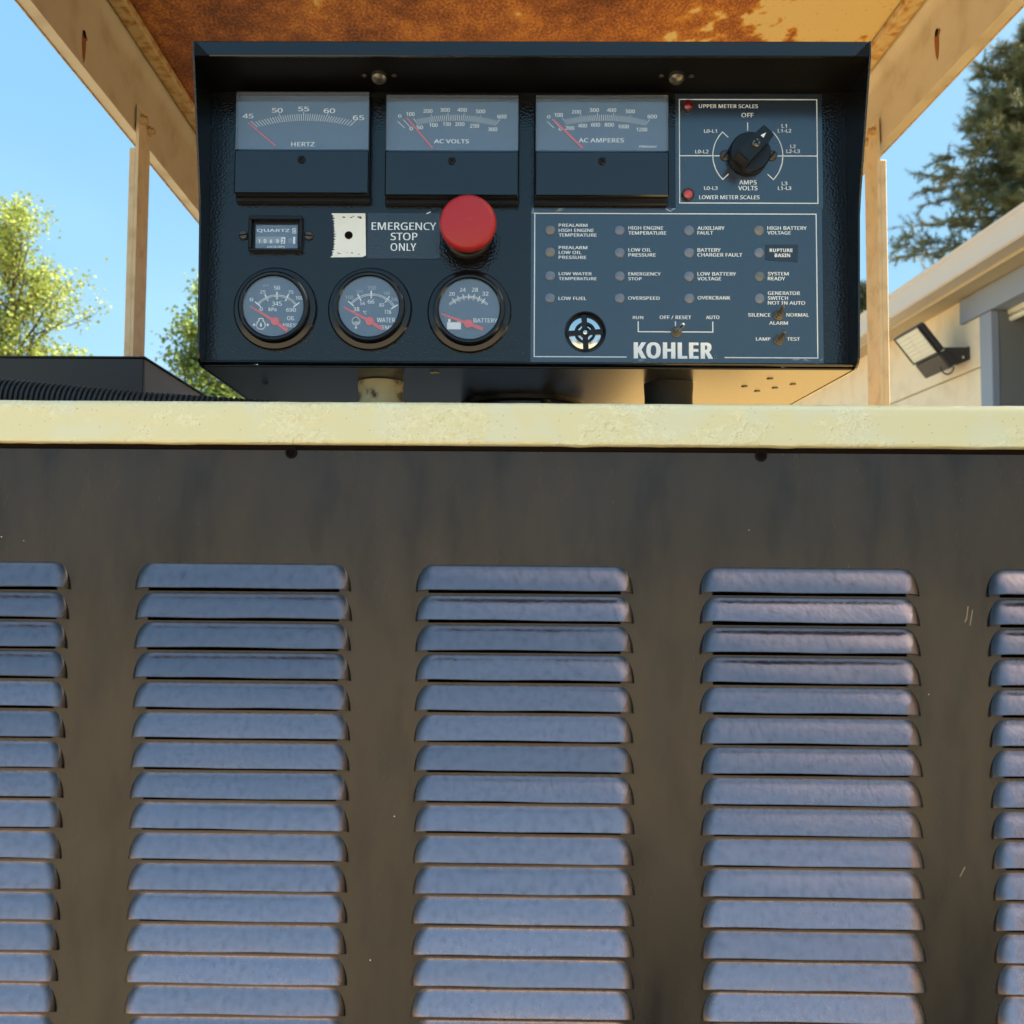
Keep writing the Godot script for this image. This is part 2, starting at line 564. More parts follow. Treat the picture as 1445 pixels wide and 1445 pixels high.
func house() -> void:
	var h := thing("house", "cream house wall with gutter and grey garage opening right of the generator", "house", Vector3(2.69, 0, -5))
	var b := MB.new()
	# wall of three wide boards with open joints, far end to the garage corner
	var rows := [[0.0, 0.9], [0.904, 1.72], [1.724, 2.40], [2.404, 2.634], [2.642, 3.06]]
	for r in rows:
		b = MB.new()
		b.box(Vector3(0, r[0], -7.0), Vector3(0.14, r[1], 0.17), 0.004)
		obj("wall_board", b, M.house_wall, h)
	b = MB.new()
	b.box(Vector3(-0.012, 0, 0.172), Vector3(0.03, 2.912, 0.30), 0.004)
	obj("corner_trim", b, M.grey_trim, h)
	b = MB.new()
	b.box(Vector3(0.0305, 0, 0.145), Vector3(0.298, 2.912, 0.296))
	obj("door_jamb", b, M.grey_door, h)
	b = MB.new()
	b.box(Vector3(-0.02, 2.914, -0.04), Vector3(0.16, 3.05, 4.6), 0.004)
	obj("door_header", b, M.grey_trim, h)
	b = MB.new()
	b.box(Vector3(0.30, 0, 0.16), Vector3(0.36, 3.05, 4.6))
	obj("garage_door", b, M.grey_door, h)
	b = MB.new()
	b.box(Vector3(-0.012, 0, 2.9), Vector3(0.16, 2.912, 4.6), 0.004)
	obj("pier", b, M.grey_trim, h)
	for r in rows:  # unseen wing, added to shade the ground and darken the panel reflections
		b = MB.new()
		b.box(Vector3(0, r[0], 4.62), Vector3(0.14, r[1], 8.8), 0.004)
		obj("wall_board", b, M.house_wall, h)
	# soffit, fascia, gutter, roof
	b = MB.new()
	b.box(Vector3(-0.145, 3.055, -7.2), Vector3(0.15, 3.07, 8.9))
	obj("soffit", b, M.soffit, h)
	b = MB.new()
	b.box(Vector3(-0.165, 3.035, -7.2), Vector3(-0.147, 3.20, 8.9), 0.003)
	obj("fascia", b, M.soffit, h)
	b = MB.new()
	var prof := PackedVector2Array([Vector2(-0.259, 3.196), Vector2(-0.259, 3.18), Vector2(-0.253, 3.172), Vector2(-0.250, 3.10), Vector2(-0.258, 3.078), Vector2(-0.258, 3.058), Vector2(-0.250, 3.050), Vector2(-0.167, 3.050), Vector2(-0.167, 3.196), Vector2(-0.172, 3.196), Vector2(-0.172, 3.056), Vector2(-0.246, 3.056), Vector2(-0.246, 3.196)])
	b.prism(prof, -7.25, 9.0)
	obj("gutter", b, M.gutter, h, 25.0)
	b = MB.new()
	b.prism(PackedVector2Array([Vector2(-0.20, 3.19), Vector2(-0.20, 3.21), Vector2(3.8, 4.41), Vector2(3.8, 4.39)]), -7.25, 9.0)
	obj("roof", b, M.shingle, h)
	b = MB.new()
	b.box(Vector3(0.30, 0, -7.0), Vector3(7.3, 3.05, 0.14))
	obj("inner_wall", b, M.house_wall, h)
	# the long lamp that hangs in the garage opening
	var t := thing("ceiling_lamp", "cream strip lamp under the grey header of the garage opening", "lamp", Vector3(2.80, 2.9, -4.75))
	b = MB.new()
	b.box(Vector3(-0.03, -0.01, 0.0), Vector3(0.03, 0.03, 1.2), 0.006)
	obj("fitting", b, M.white_tube, t)
	b = MB.new()
	b.tube(PackedVector3Array([Vector3(-0.01, -0.03, 0.03), Vector3(-0.01, -0.03, 1.17)]), PackedFloat32Array([0.016, 0.016]), 12)
	obj("tube", b, M.white_tube, t)
	for z in [0.0, 1.165]:
		b = MB.new()
		b.box(Vector3(-0.028, -0.05, z), Vector3(0.012, -0.0102, z + 0.03), 0.004)
		obj("tube_holder", b, M.grey_trim, t)
	b = MB.new()
	b.tube(PackedVector3Array([Vector3(0, 0.03, 0.6), Vector3(0, 0.16, 0.6)]), PackedFloat32Array([0.008, 0.008]), 8)
	obj("hanger", b, M.grey_trim, t)


func flood_light() -> void:
	var t := thing("flood_light", "brown flood light with cream lens tilted out from the house wall", "flood light", Vector3(2.69, 2.72, -5.05))
	# head axes: along the head (down towards the wall), across (along the wall), out of the lens
	var l := Vector3(0.116, -0.152, 0.0).normalized()
	var n := Vector3(l.y, -l.x, 0.0)
	var top := Vector3(2.395, 2.89, -5.115) - t.position
	var xf := Transform3D(Basis(l, Vector3(0, 0, 1), l.cross(Vector3(0, 0, 1))), top)
	if xf.basis.z.dot(n) < 0.0:
		xf = Transform3D(Basis(l, Vector3(0, 0, -1), l.cross(Vector3(0, 0, -1))), top)
	var b := MB.new()
	b.box(Vector3(0, -0.165, -0.045), Vector3(0.195, 0.165, -0.004), 0.012, xf)
	b.box(Vector3(0, -0.165, -0.0042), Vector3(0.012, 0.165, 0.008), 0.003, xf)
	b.box(Vector3(0.183, -0.165, -0.0042), Vector3(0.195, 0.165, 0.008), 0.003, xf)
	b.box(Vector3(0.012, -0.165, -0.0042), Vector3(0.183, -0.155, 0.008), 0.003, xf)
	b.box(Vector3(0.012, 0.155, -0.0042), Vector3(0.183, 0.165, 0.008), 0.003, xf)
	obj("head", b, M.fixture_brown, t)
	b = MB.new()
	b.box(Vector3(0.012, -0.155, -0.003), Vector3(0.183, 0.155, 0.001), 0.0, xf)
	obj("lens", b, M.lens_cream, t)
	for r in 6:
		for c in 2:
			b = MB.new()
			var y0 := -0.14 + c * 0.143
			b.box(Vector3(0.026 + r * 0.025, y0, 0.001), Vector3(0.042 + r * 0.025, y0 + 0.135, 0.0055), 0.003, xf)
			obj("lens_strip", b, M.lens_cream, t)
	b = MB.new()
	b.box(Vector3(0.197, -0.16, -0.055), Vector3(0.30, 0.16, 0.004), 0.008, xf)
	obj("driver_case", b, M.fixture_brown, t)
	# bracket: two cheeks from the hinge to the wall plate
	for s in [-1.0, 1.0]:
		b = MB.new()
		var poly := PackedVector2Array([Vector2(-0.165, 0.05), Vector2(-0.03, 0.052), Vector2(-0.006, 0.042), Vector2(-0.002, 0.025), Vector2(-0.003, -0.005), Vector2(-0.05, -0.028), Vector2(-0.10, -0.055), Vector2(-0.13, -0.02)])
		b.prism(poly, 0.01 + s * 0.07 - 0.003, 0.01 + s * 0.07 + 0.003)
		obj("bracket_arm", b, M.fixture_brown, t)
	b = MB.new()
	b.box(Vector3(-0.016, -0.02, -0.07), Vector3(-0.002, 0.055, 0.09), 0.004)
	obj("wall_plate", b, M.fixture_brown, t)
	b = MB.new()
	b.lathe([Vector2(0, 0.0), Vector2(0.011, 0.0), Vector2(0.011, 0.006), Vector2(0.0, 0.009)], facing(Vector3(-0.152, 0.032, 0.084), Vector3(0, 0, 1)), 12)
	b.lathe([Vector2(0, 0.0), Vector2(0.008, 0.0), Vector2(0.008, 0.004), Vector2(0.0, 0.006)], facing(Vector3(-0.04, -0.006, 0.084), Vector3(0, 0, 1)), 12)
	obj("bolt", b, M.chrome, t)
	b = MB.new()
	var pts := PackedVector3Array()
	var rr := PackedFloat32Array()
	for i in 13:
		var a := PI * i / 12.0
		pts.append(Vector3(-0.112 - 0.036 * cos(a), -0.052 - 0.042 * sin(a), 0.05))
		rr.append(0.004)
	b.tube(pts, rr, 6)
	obj("cable", b, M.rubber, t)


# ---------------------------------------------------------------- trees
func limb(b: MB, p: Vector3, d: Vector3, length: float, r: float, depth: int, tips: Array, spread: float, up: float) -> void:
	var pts := PackedVector3Array([p])
	var rr := PackedFloat32Array([r])
	var n := 4
	var q := p
	var dir := d
	for i in n:
		dir = (dir + Vector3(rng.randf_range(-1, 1), rng.randf_range(-0.6, 0.8) + up, rng.randf_range(-1, 1)) * 0.16).normalized()
		q += dir * length / n
		pts.append(q)
		rr.append(r * lerpf(1.0, 0.5, float(i + 1) / n))
		if depth <= 1:
			tips.append([q, dir, length])
	b.tube(pts, rr, 6 if depth > 1 else 4, false)
	if depth == 0:
		return
	var kids := 4 if depth > 1 else 3
	for i in kids:
		var at := rng.randi_range(1, n)
		var side := Vector3(rng.randf_range(-1, 1), rng.randf_range(-0.2, 0.6), rng.randf_range(-1, 1)).normalized()
		limb(b, pts[at], (dir + side * spread).normalized(), length * rng.randf_range(0.5, 0.72), rr[at] * 0.62, depth - 1, tips, spread, up)

func leaf_mesh() -> ArrayMesh:
	var b := MB.new()
	b.tri(Vector3(0, 0, 0), Vector3(-0.5, 0.5, 0.08), Vector3(0, 0.45, -0.04))
	b.tri(Vector3(0, 0.45, -0.04), Vector3(-0.5, 0.5, 0.08), Vector3(0, 1, 0.05))
	b.tri(Vector3(0, 0, 0), Vector3(0, 0.45, -0.04), Vector3(0.5, 0.5, 0.08))
	b.tri(Vector3(0, 0.45, -0.04), Vector3(0, 1, 0.05), Vector3(0.5, 0.5, 0.08))
	return b.mesh(0.0)

func leaf_cloud(called: String, parent: Node3D, mesh: Mesh, xfs: Array, cols: Array, m: Material) -> void:
	var mm := MultiMesh.new()
	mm.transform_format = MultiMesh.TRANSFORM_3D
	mm.use_colors = true
	mm.mesh = mesh
	mm.instance_count = xfs.size()
	for i in xfs.size():
		mm.set_instance_transform(i, xfs[i])
		mm.set_instance_color(i, cols[i])
	var o := MultiMeshInstance3D.new()
	o.name = called
	o.multimesh = mm
	o.material_override = m
	o.set_meta("kind", "stuff")
	put(o, parent)

func broadleaf(called: String, label: String, at: Vector3, height: float, leaf: float, per: int, c0: Color, c1: Color, m: Material, width := 1.0, bare := 0) -> Node3D:
	var t := thing(called, label, "tree", at)
	var b := MB.new()
	var tips := []
	var trunk := PackedVector3Array()
	var tr := PackedFloat32Array()
	var p := Vector3.ZERO
	var steps := 12
	for i in steps + 1:
		var f := float(i) / steps
		trunk.append(p)
		tr.append(lerpf(0.018, 0.002, f) * height)
		p += Vector3(rng.randf_range(-0.04, 0.04), 1.0, rng.randf_range(-0.04, 0.04)) * height / steps
	b.tube(trunk, tr, 8)
	for i in range(3, steps + 1):
		var f := float(i) / steps
		var k := 5 if i < steps else 2
		for j in k:
			var a := rng.randf() * TAU
			var d := Vector3(cos(a), lerpf(0.5, 1.3, f), sin(a)).normalized()
			if rng.randf() < 0.12:   # a bare twig that stands out of the crown
				limb(b, trunk[i], d, height * lerpf(0.34, 0.14, f) * width, tr[i] * 0.4 + 0.004, 1, [], 0.7, 0.2)
			limb(b, trunk[i], d, height * lerpf(0.27, 0.10, f) * width * rng.randf_range(0.75, 1.2), tr[i] * 0.55 + 0.006, 2, tips, 0.9, 0.12)
	obj("trunk", b, M.bark, t, 60.0)
	var xfs := []
	var cols := []
	for tip in tips:
		var clump := rng.randf()
		if clump < 0.12:
			continue
		for k in per:
			var o: Vector3 = tip[0] + Vector3(rng.randfn(), rng.randfn(), rng.randfn()) * leaf * 1.5
			var bas := Basis.from_euler(Vector3(rng.randf() * TAU, rng.randf() * TAU, rng.randf() * TAU)).scaled(Vector3.ONE * leaf * rng.randf_range(0.6, 1.25))
			xfs.append(Transform3D(bas, o))
			cols.append(c0.lerp(c1, clampf(clump * 0.7 + rng.randf() * 0.4, 0, 1)))
	leaf_cloud("crown", t, leaf_mesh(), xfs, cols, m)
	return t

func tuft_mesh() -> ArrayMesh:   # a spray of needles along a short twig
	var b := MB.new()
	for i in 26:
		var f := float(i) / 25.0
		var a := i * 2.4
		var root := Vector3(0, f * 0.8, 0)
		var d := Vector3(cos(a), 0.9, sin(a)).normalized()
		var s := d.cross(Vector3(0.3, 0.2, 1)).normalized() * 0.028
		b.tri(root - s, root + d * 0.34, root + s)
	b.tri(Vector3(-0.015, 0, 0), Vector3(0, 0.9, 0), Vector3(0.015, 0, 0))
	return b.mesh(0.0)

func conifer(called: String, label: String, at: Vector3, height: float, m: Material, c0: Color, c1: Color, reach: float, low := 0.15) -> Node3D:
	var t := thing(called, label, "tree", at)
	var b := MB.new()
	var xfs := []
	var cols := []
	b.tube(PackedVector3Array([Vector3.ZERO, Vector3(0.03, height * 0.5, 0), Vector3(0, height, 0.02)]), PackedFloat32Array([height * 0.02, height * 0.012, 0.015]), 8)
	var y := height * low
	while y < height * 0.985:
		var f := y / height
		var k := rng.randi_range(6, 7)
		for j in k:
			var a := rng.randf() * TAU
			var length := reach * pow(1.0 - f, 0.75) * rng.randf_range(0.4, 1.12) + 0.2
			var pts := PackedVector3Array()
			var rr := PackedFloat32Array()
			var p := Vector3(0, y, 0)
			var d := Vector3(cos(a), 0.35, sin(a)).normalized()
			var n := 7
			for i in n + 1:
				pts.append(p)
				rr.append(lerpf(0.035, 0.006, float(i) / n) * (1.2 - f))
				d = (d + Vector3(rng.randf_range(-0.1, 0.1), rng.randf_range(-0.17, 0.04) + (0.16 if i > 4 else 0.0), rng.randf_range(-0.1, 0.1))).normalized()
				p += d * length / n
			b.tube(pts, rr, 4, false)
			for i in range(1, n + 1):
				for s in 9:
					if rng.randf() < 0.2:
						continue
					var q := pts[i].lerp(pts[i - 1], rng.randf())
					var out := (d * 0.6 + Vector3(rng.randf_range(-1, 1), rng.randf_range(-0.45, 0.5), rng.randf_range(-1, 1))).normalized()
					var size := rng.randf_range(0.16, 0.34)
					var side := out.cross(Vector3(rng.randf(), rng.randf(), rng.randf())).normalized()
					xfs.append(Transform3D(Basis(side * size, out * size, side.cross(out) * size), q))
					cols.append(c0.lerp(c1, rng.randf()))
					if rng.randf() < 0.7:
						xfs.append(Transform3D(Basis(side * size, (out + side).normalized() * size, side.cross(out) * size), q + out * size * 0.5))
						cols.append(c0.lerp(c1, rng.randf()))
		y += height * 0.021
	obj("trunk", b, M.bark, t, 60.0)
	leaf_cloud("crown", t, tuft_mesh(), xfs, cols, m)
	return t

func leaf_mat(called: String, back: float) -> StandardMaterial3D:
	var m := mat(called, Color.WHITE, 0.55, 0.35)
	m.vertex_color_use_as_albedo = true
	m.backlight_enabled = true
	m.backlight = Color(back, back, back)
	m.cull_mode = BaseMaterial3D.CULL_DISABLED
	return m

func trees() -> void:
	var spring := leaf_mat("spring_leaf", 0.75)
	var needles := leaf_mat("needle_leaf", 0.35)
	# colours of leaves are linear
	broadleaf("leafy_tree", "tall yellow green spring tree behind the black tank on the left", Vector3(-6.95, 0, -14), 6.0, 0.054, 8, Color(0.40, 0.42, 0.10), Color(0.21, 0.29, 0.06), spring, 1.0)
	broadleaf("young_tree", "low bright green tree just left of the thin canopy post", Vector3(-5.7, 0, -13.2), 3.95, 0.054, 8, Color(0.40, 0.42, 0.10), Color(0.21, 0.29, 0.06), spring, 0.8)
	broadleaf("shade_tree", "darker green tree seen between the left post and the control box", Vector3(-3.45, 0, -12.0), 4.5, 0.058, 6, Color(0.25, 0.32, 0.08), Color(0.12, 0.19, 0.05), spring, 0.95)
	conifer("pine_tree", "big dark green conifer rising behind the house roof", Vector3(10.25, 0, -18.5), 11.9, needles, Color(0.075, 0.115, 0.06), Color(0.18, 0.18, 0.085), 5.0)
	conifer("far_pine_tree", "small far conifer tip between the control box and the right post", Vector3(9.0, 0, -24), 8.55, needles, Color(0.055, 0.085, 0.04), Color(0.09, 0.10, 0.05), 2.0)
	# trees across the drive, behind the photographer: the paint mirrors them
	var k := 0
	for s in [[-24.0, 46.0], [-12.0, 43.0], [-1.5, 47.0], [9.5, 44.0], [21.0, 46.0]]:
		var names := ["farthest left", "second from the left", "middle one", "second from the right", "farthest right"]
		broadleaf("garden_tree", "green garden tree across the drive behind the photographer, %s of the row" % names[k], Vector3(s[0], 0, s[1]), 4.0 + 0.5 * (k % 3), 0.22, 3, Color(0.10, 0.13, 0.03), Color(0.07, 0.09, 0.03), spring, 1.3).set_meta("group", "trees across the drive")
		k += 1


# ---------------------------------------------------------------- canopy
func rust_image() -> ImageTexture:
	var w := 1400
	var h := 700
	var im := Image.create(w, h, false, Image.FORMAT_RGB8)
	var big := FastNoiseLite.new(); big.seed = 3; big.frequency = 0.0045; big.fractal_octaves = 5
	var mid := FastNoiseLite.new(); mid.seed = 8; mid.frequency = 0.02; mid.fractal_octaves = 4
	var tiny := FastNoiseLite.new(); tiny.seed = 11; tiny.frequency = 0.16; tiny.fractal_octaves = 3
	var cream := Color(0.56, 0.44, 0.22)
	var edge := Color(0.48, 0.25, 0.05)
	var orange := Color(0.46, 0.19, 0.045)
	var brown := Color(0.24, 0.085, 0.030)
	var dark := Color(0.11, 0.040, 0.018)
	for y in h:
		for x in w:
			var u := float(x) / w
			var g := big.get_noise_2d(x, y * 1.6)
			var q := mid.get_noise_2d(x, y * 1.6)
			var f := tiny.get_noise_2d(x, y * 1.4)
			# paint survives towards the right-hand side of the sheet
			var keep := smoothstep(0.60, 0.92, u) * 0.72 - 0.52 + g * 0.72 + q * 0.48
			var c: Color
			if keep > 0.0:
				c = edge.lerp(cream, smoothstep(0.0, 0.07, keep))
				c = c.lerp(orange, smoothstep(0.35, 0.6, f - keep * 0.4))
			else:
				var s := clampf(0.5 + q * 0.35 + f * 0.55 + g * 0.55 + (u - 0.45) * 0.3, 0.0, 1.0)
				c = dark.lerp(brown, smoothstep(0.0, 0.45, s)).lerp(orange, smoothstep(0.4, 0.95, s))
				c = c.lerp(edge, smoothstep(-0.10, 0.0, keep) * 0.8)
			im.set_pixel(x, y, c.linear_to_srgb())
	return ImageTexture.create_from_image(im)

func canopy() -> void:
	var t := thing("canopy", "rusty cream steel canopy on thin posts over the generator", "canopy", Vector3(0.036, 1.61, -0.95))
	var o := t.position
	var L := -0.566
	var R := 0.638
	var z0 := -1.95
	var z1 := 0.06
	var sheet := mat("rust_sheet", Color.WHITE, 0.8, 0.3)
	sheet.albedo_texture = rust_image()
	bump(sheet, sheet.albedo_texture, 0.05)
	var b := MB.new()
	var y := 2.338 - o.y
	var x0 := L - 0.01 - o.x
	var x1 := R + 0.01 - o.x
	b.begin()
	b.quad_uv(Vector3(x0, y, z1 - o.z), Vector3(x1, y, z1 - o.z), Vector3(x1, y, z0 - o.z), Vector3(x0, y, z0 - o.z), Vector2(0, 0), Vector2(1, 0), Vector2(1, 1.56), Vector2(0, 1.56))
	b.towards(Vector3.DOWN)
	b.begin()
	b.quad_uv(Vector3(x0, y + 0.003, z1 - o.z), Vector3(x1, y + 0.003, z1 - o.z), Vector3(x1, y + 0.003, z0 - o.z), Vector3(x0, y + 0.003, z0 - o.z), Vector2(0, 0), Vector2(1, 0), Vector2(1, 1.56), Vector2(0, 1.56))
	b.towards(Vector3.UP)
	obj("roof_sheet", b, sheet, t)
	for side in [[L, -1.0, 0.582], [R, 1.0, 0.654]]:
		var w: float = side[0]
		var s: float = side[1]
		# channel: web, bottom flange turned outwards, upper fillet
		b = MB.new()
		var poly := PackedVector2Array()
		var raw := [Vector2(0, 0.0), Vector2(0.017, 0.0), Vector2(0.017, 0.005), Vector2(0.006, 0.006), Vector2(0.006, 0.126), Vector2(0.017, 0.130), Vector2(0.017, 0.136), Vector2(-0.012, 0.136), Vector2(-0.011, 0.128), Vector2(-0.006, 0.119), Vector2(-0.002, 0.108), Vector2(0, 0.098)]
		for p in raw:
			poly.append(Vector2(w + p.x * s - o.x, 2.2 + p.y - o.y))
		b.prism(poly, z0 - o.z, z1 - o.z)
		var r := obj("rail", b, M.rail_paint, t, 30.0)
		b = MB.new()
		b.box(Vector3(minf(w - s * 0.0125, w - s * 0.038) - o.x, 2.322 - o.y, z0 - o.z), Vector3(maxf(w - s * 0.0125, w - s * 0.038) - o.x, 2.3365 - o.y, z1 - o.z), 0.003)
		obj("roof_lip", b, M.rusty_cream, t)
		b = MB.new()
		b.box(Vector3(minf(w + s * 0.0172, w + s * 0.0195) - o.x, 2.1985 - o.y, z0 - o.z), Vector3(maxf(w + s * 0.0172, w + s * 0.0195) - o.x, 2.207 - o.y, z1 - o.z), 0.0005)
		obj("rusty_edge", b, M.rusty_cream, t)
		# bolt hole with rust running from it
		var hz := -0.68 if s < 0.0 else -0.722
		var hy := 2.246 if s < 0.0 else 2.272
		b = MB.new()
		b.lathe([Vector2(0, 0.0), Vector2(0.0055, 0.0), Vector2(0.0055, 0.0008), Vector2(0, 0.0008)], facing(Vector3(w - s * 0.0002 - o.x, hy - o.y, hz - o.z), Vector3(-s, 0, 0)), 14)
		obj("bolt_hole", b, M.void, t)
		b = MB.new()
		var drip := PackedVector2Array([Vector2(-0.007, 0.003), Vector2(0.009, 0.006), Vector2(0.011, 0.002), Vector2(0.0062, -0.002), Vector2(0.0060, -0.014), Vector2(0.004, -0.029), Vector2(0.0008, -0.036), Vector2(-0.0035, -0.028), Vector2(-0.0065, -0.012)])
		b.prism(drip, 0.0, 0.0006, facing(Vector3(w - s * 0.0002 - o.x, hy - 0.005 - o.y, hz - o.z), Vector3(-s, 0, 0)))
		obj("rust_run", b, M.rust, t)
		# posts: rear pair in view, front pair near the camera end
		for pz in [[-0.888 if s < 0.0 else -0.928, 2.235], [-1.88, 2.235], [0.03, 2.235]]:
			b = MB.new()
			var za: float = pz[0] - o.z
			var xin := w - s * 0.0055 - o.x
			var leg := PackedVector2Array([Vector2(0.0, 1.58), Vector2(0.054, 1.58), Vector2(0.054, 2.188), Vector2(0.046, 2.20), Vector2(0.044, 2.235), Vector2(0.002, 2.243), Vector2(0.0, 2.20)])
			var pl := PackedVector2Array()
			for p in leg:
				pl.append(Vector2(p.x, p.y - o.y))
			b.prism(pl, -0.0025, 0.0025, Transform3D(Basis(Vector3(0, 0, -1), Vector3(0, 1, 0), Vector3(1, 0, 0)), Vector3(xin, 0, za)))
			var xa := w - s * 0.0032 - o.x
			var xb := w + s * 0.0070 - o.x
			b.box(Vector3(minf(xa, xb), 1.58 - o.y, za - 0.0052), Vector3(maxf(xa, xb), 2.172 - o.y, za - 0.0003), 0.001)
			obj("post", b, M.post_paint, t)
			for k in 2:
				b = MB.new()
				b.lathe([Vector2(0, 0), Vector2(0.0085, 0), Vector2(0.0085, 0.005), Vector2(0.006, 0.006), Vector2(0.006, 0.010), Vector2(0, 0.0105)], facing(Vector3(xin - s * 0.0025, 2.222 - 0.004 * k - o.y, za - 0.010 - 0.034 * k), Vector3(-s, 0, 0)), 6)
				obj("bolt", b, M.rusty_cream, t)


# ---------------------------------------------------------------- generator housing
func louvre_mesh(w: float, h: float, p: float, dent_seed: int) -> ArrayMesh:
	# a pressed louvre: rounded upper corners, domed ends, its lip pushed out and a little up along the cut
	var b := MB.new()
	var ss := []
	var e := 0.0125 / w
	for i in 13:
		ss.append(e * (1.0 - cos(PI / 2 * i / 12.0)))
	for i in range(1, 8):
		ss.append(lerpf(e, 1.0 - e, i / 8.0))
	for i in 13:
		ss.append(1.0 - e * (1.0 - cos(PI / 2 * (12 - i) / 12.0)))
	var nv := 22
	var prof := [0.0]   # height down the slat: a fillet at the top, steepest a third of the way down, easing towards the lip
	for j in nv:
		var sum := 0.0
		for k in 8:
			var v := (j + (k + 0.5) / 8.0) / nv
			sum += smoothstep(0.0, 0.24, v) * (1.0 - 0.60 * v) * (0.8 if v > 0.955 else 1.0)
		prof.append(prof[j] + sum)
	var whole: float = prof[nv]
	for j in nv + 1:
		prof[j] /= whole
	var dn := FastNoiseLite.new(); dn.seed = dent_seed; dn.frequency = 9.0; dn.fractal_octaves = 2
	var f := func(s: float, v: float) -> Vector3:
		var off := 0.0115 * (1.0 - sqrt(maxf(0.0, 1.0 - (1.0 - v) * (1.0 - v))))
		var x := lerpf(-w / 2 + off, w / 2 - off, s)
		var d := minf(s, 1.0 - s) / e
		var a := clampf(d, 0.0, 1.0)
		var fall := sqrt(maxf(0.0, 1.0 - (1.0 - a) * (1.0 - a)))
		var q: float = prof[int(round(v * nv))]
		var wob := dn.get_noise_2d(x, dent_seed * 3.0) * 0.0007
		var dent := 1.0 + dn.get_noise_2d(x * 2.0 + 7.0, v * 0.05) * 0.10
		var drop := h * v - (0.0024 + wob) * fall * v * v
		return Vector3(x, -drop, p * q * fall * dent)
	# sky reflection painted on the slopes that face upwards; rims and steep ends stay dark
	var painted_sheen := func(s: float, v: float) -> Color:
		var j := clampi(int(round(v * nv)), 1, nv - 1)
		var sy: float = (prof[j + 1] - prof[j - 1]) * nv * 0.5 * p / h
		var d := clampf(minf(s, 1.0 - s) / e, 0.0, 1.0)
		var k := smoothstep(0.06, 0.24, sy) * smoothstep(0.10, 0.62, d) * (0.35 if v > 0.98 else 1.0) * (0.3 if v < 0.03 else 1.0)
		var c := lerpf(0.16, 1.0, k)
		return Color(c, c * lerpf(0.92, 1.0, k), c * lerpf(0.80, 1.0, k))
	for i in ss.size() - 1:
		for j in nv:
			var v0 := float(j) / nv
			var v1 := float(j + 1) / nv
			b.quad(f.call(ss[i], v0), f.call(ss[i + 1], v0), f.call(ss[i + 1], v1), f.call(ss[i], v1))
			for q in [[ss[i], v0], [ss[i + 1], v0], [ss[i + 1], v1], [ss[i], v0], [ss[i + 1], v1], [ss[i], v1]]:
				b.col.append(painted_sheen.call(q[0], q[1]))
		# lip edge and a short return inside
		var a: Vector3 = f.call(ss[i], 1.0)
		var c: Vector3 = f.call(ss[i + 1], 1.0)
		var t := Vector3(0, -0.0003, -0.0011)
		var t2 := Vector3(0, 0.004, -0.0024)
		var ka := minf(1.0, a.z / 0.002)
		var kc := minf(1.0, c.z / 0.002)
		b.quad(a, c, c + t * kc, a + t * ka)
		b.quad(a + t * ka, c + t * kc, c + t2 * kc, a + t2 * ka)
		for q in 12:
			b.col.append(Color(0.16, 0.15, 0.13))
	return b.mesh(50.0)

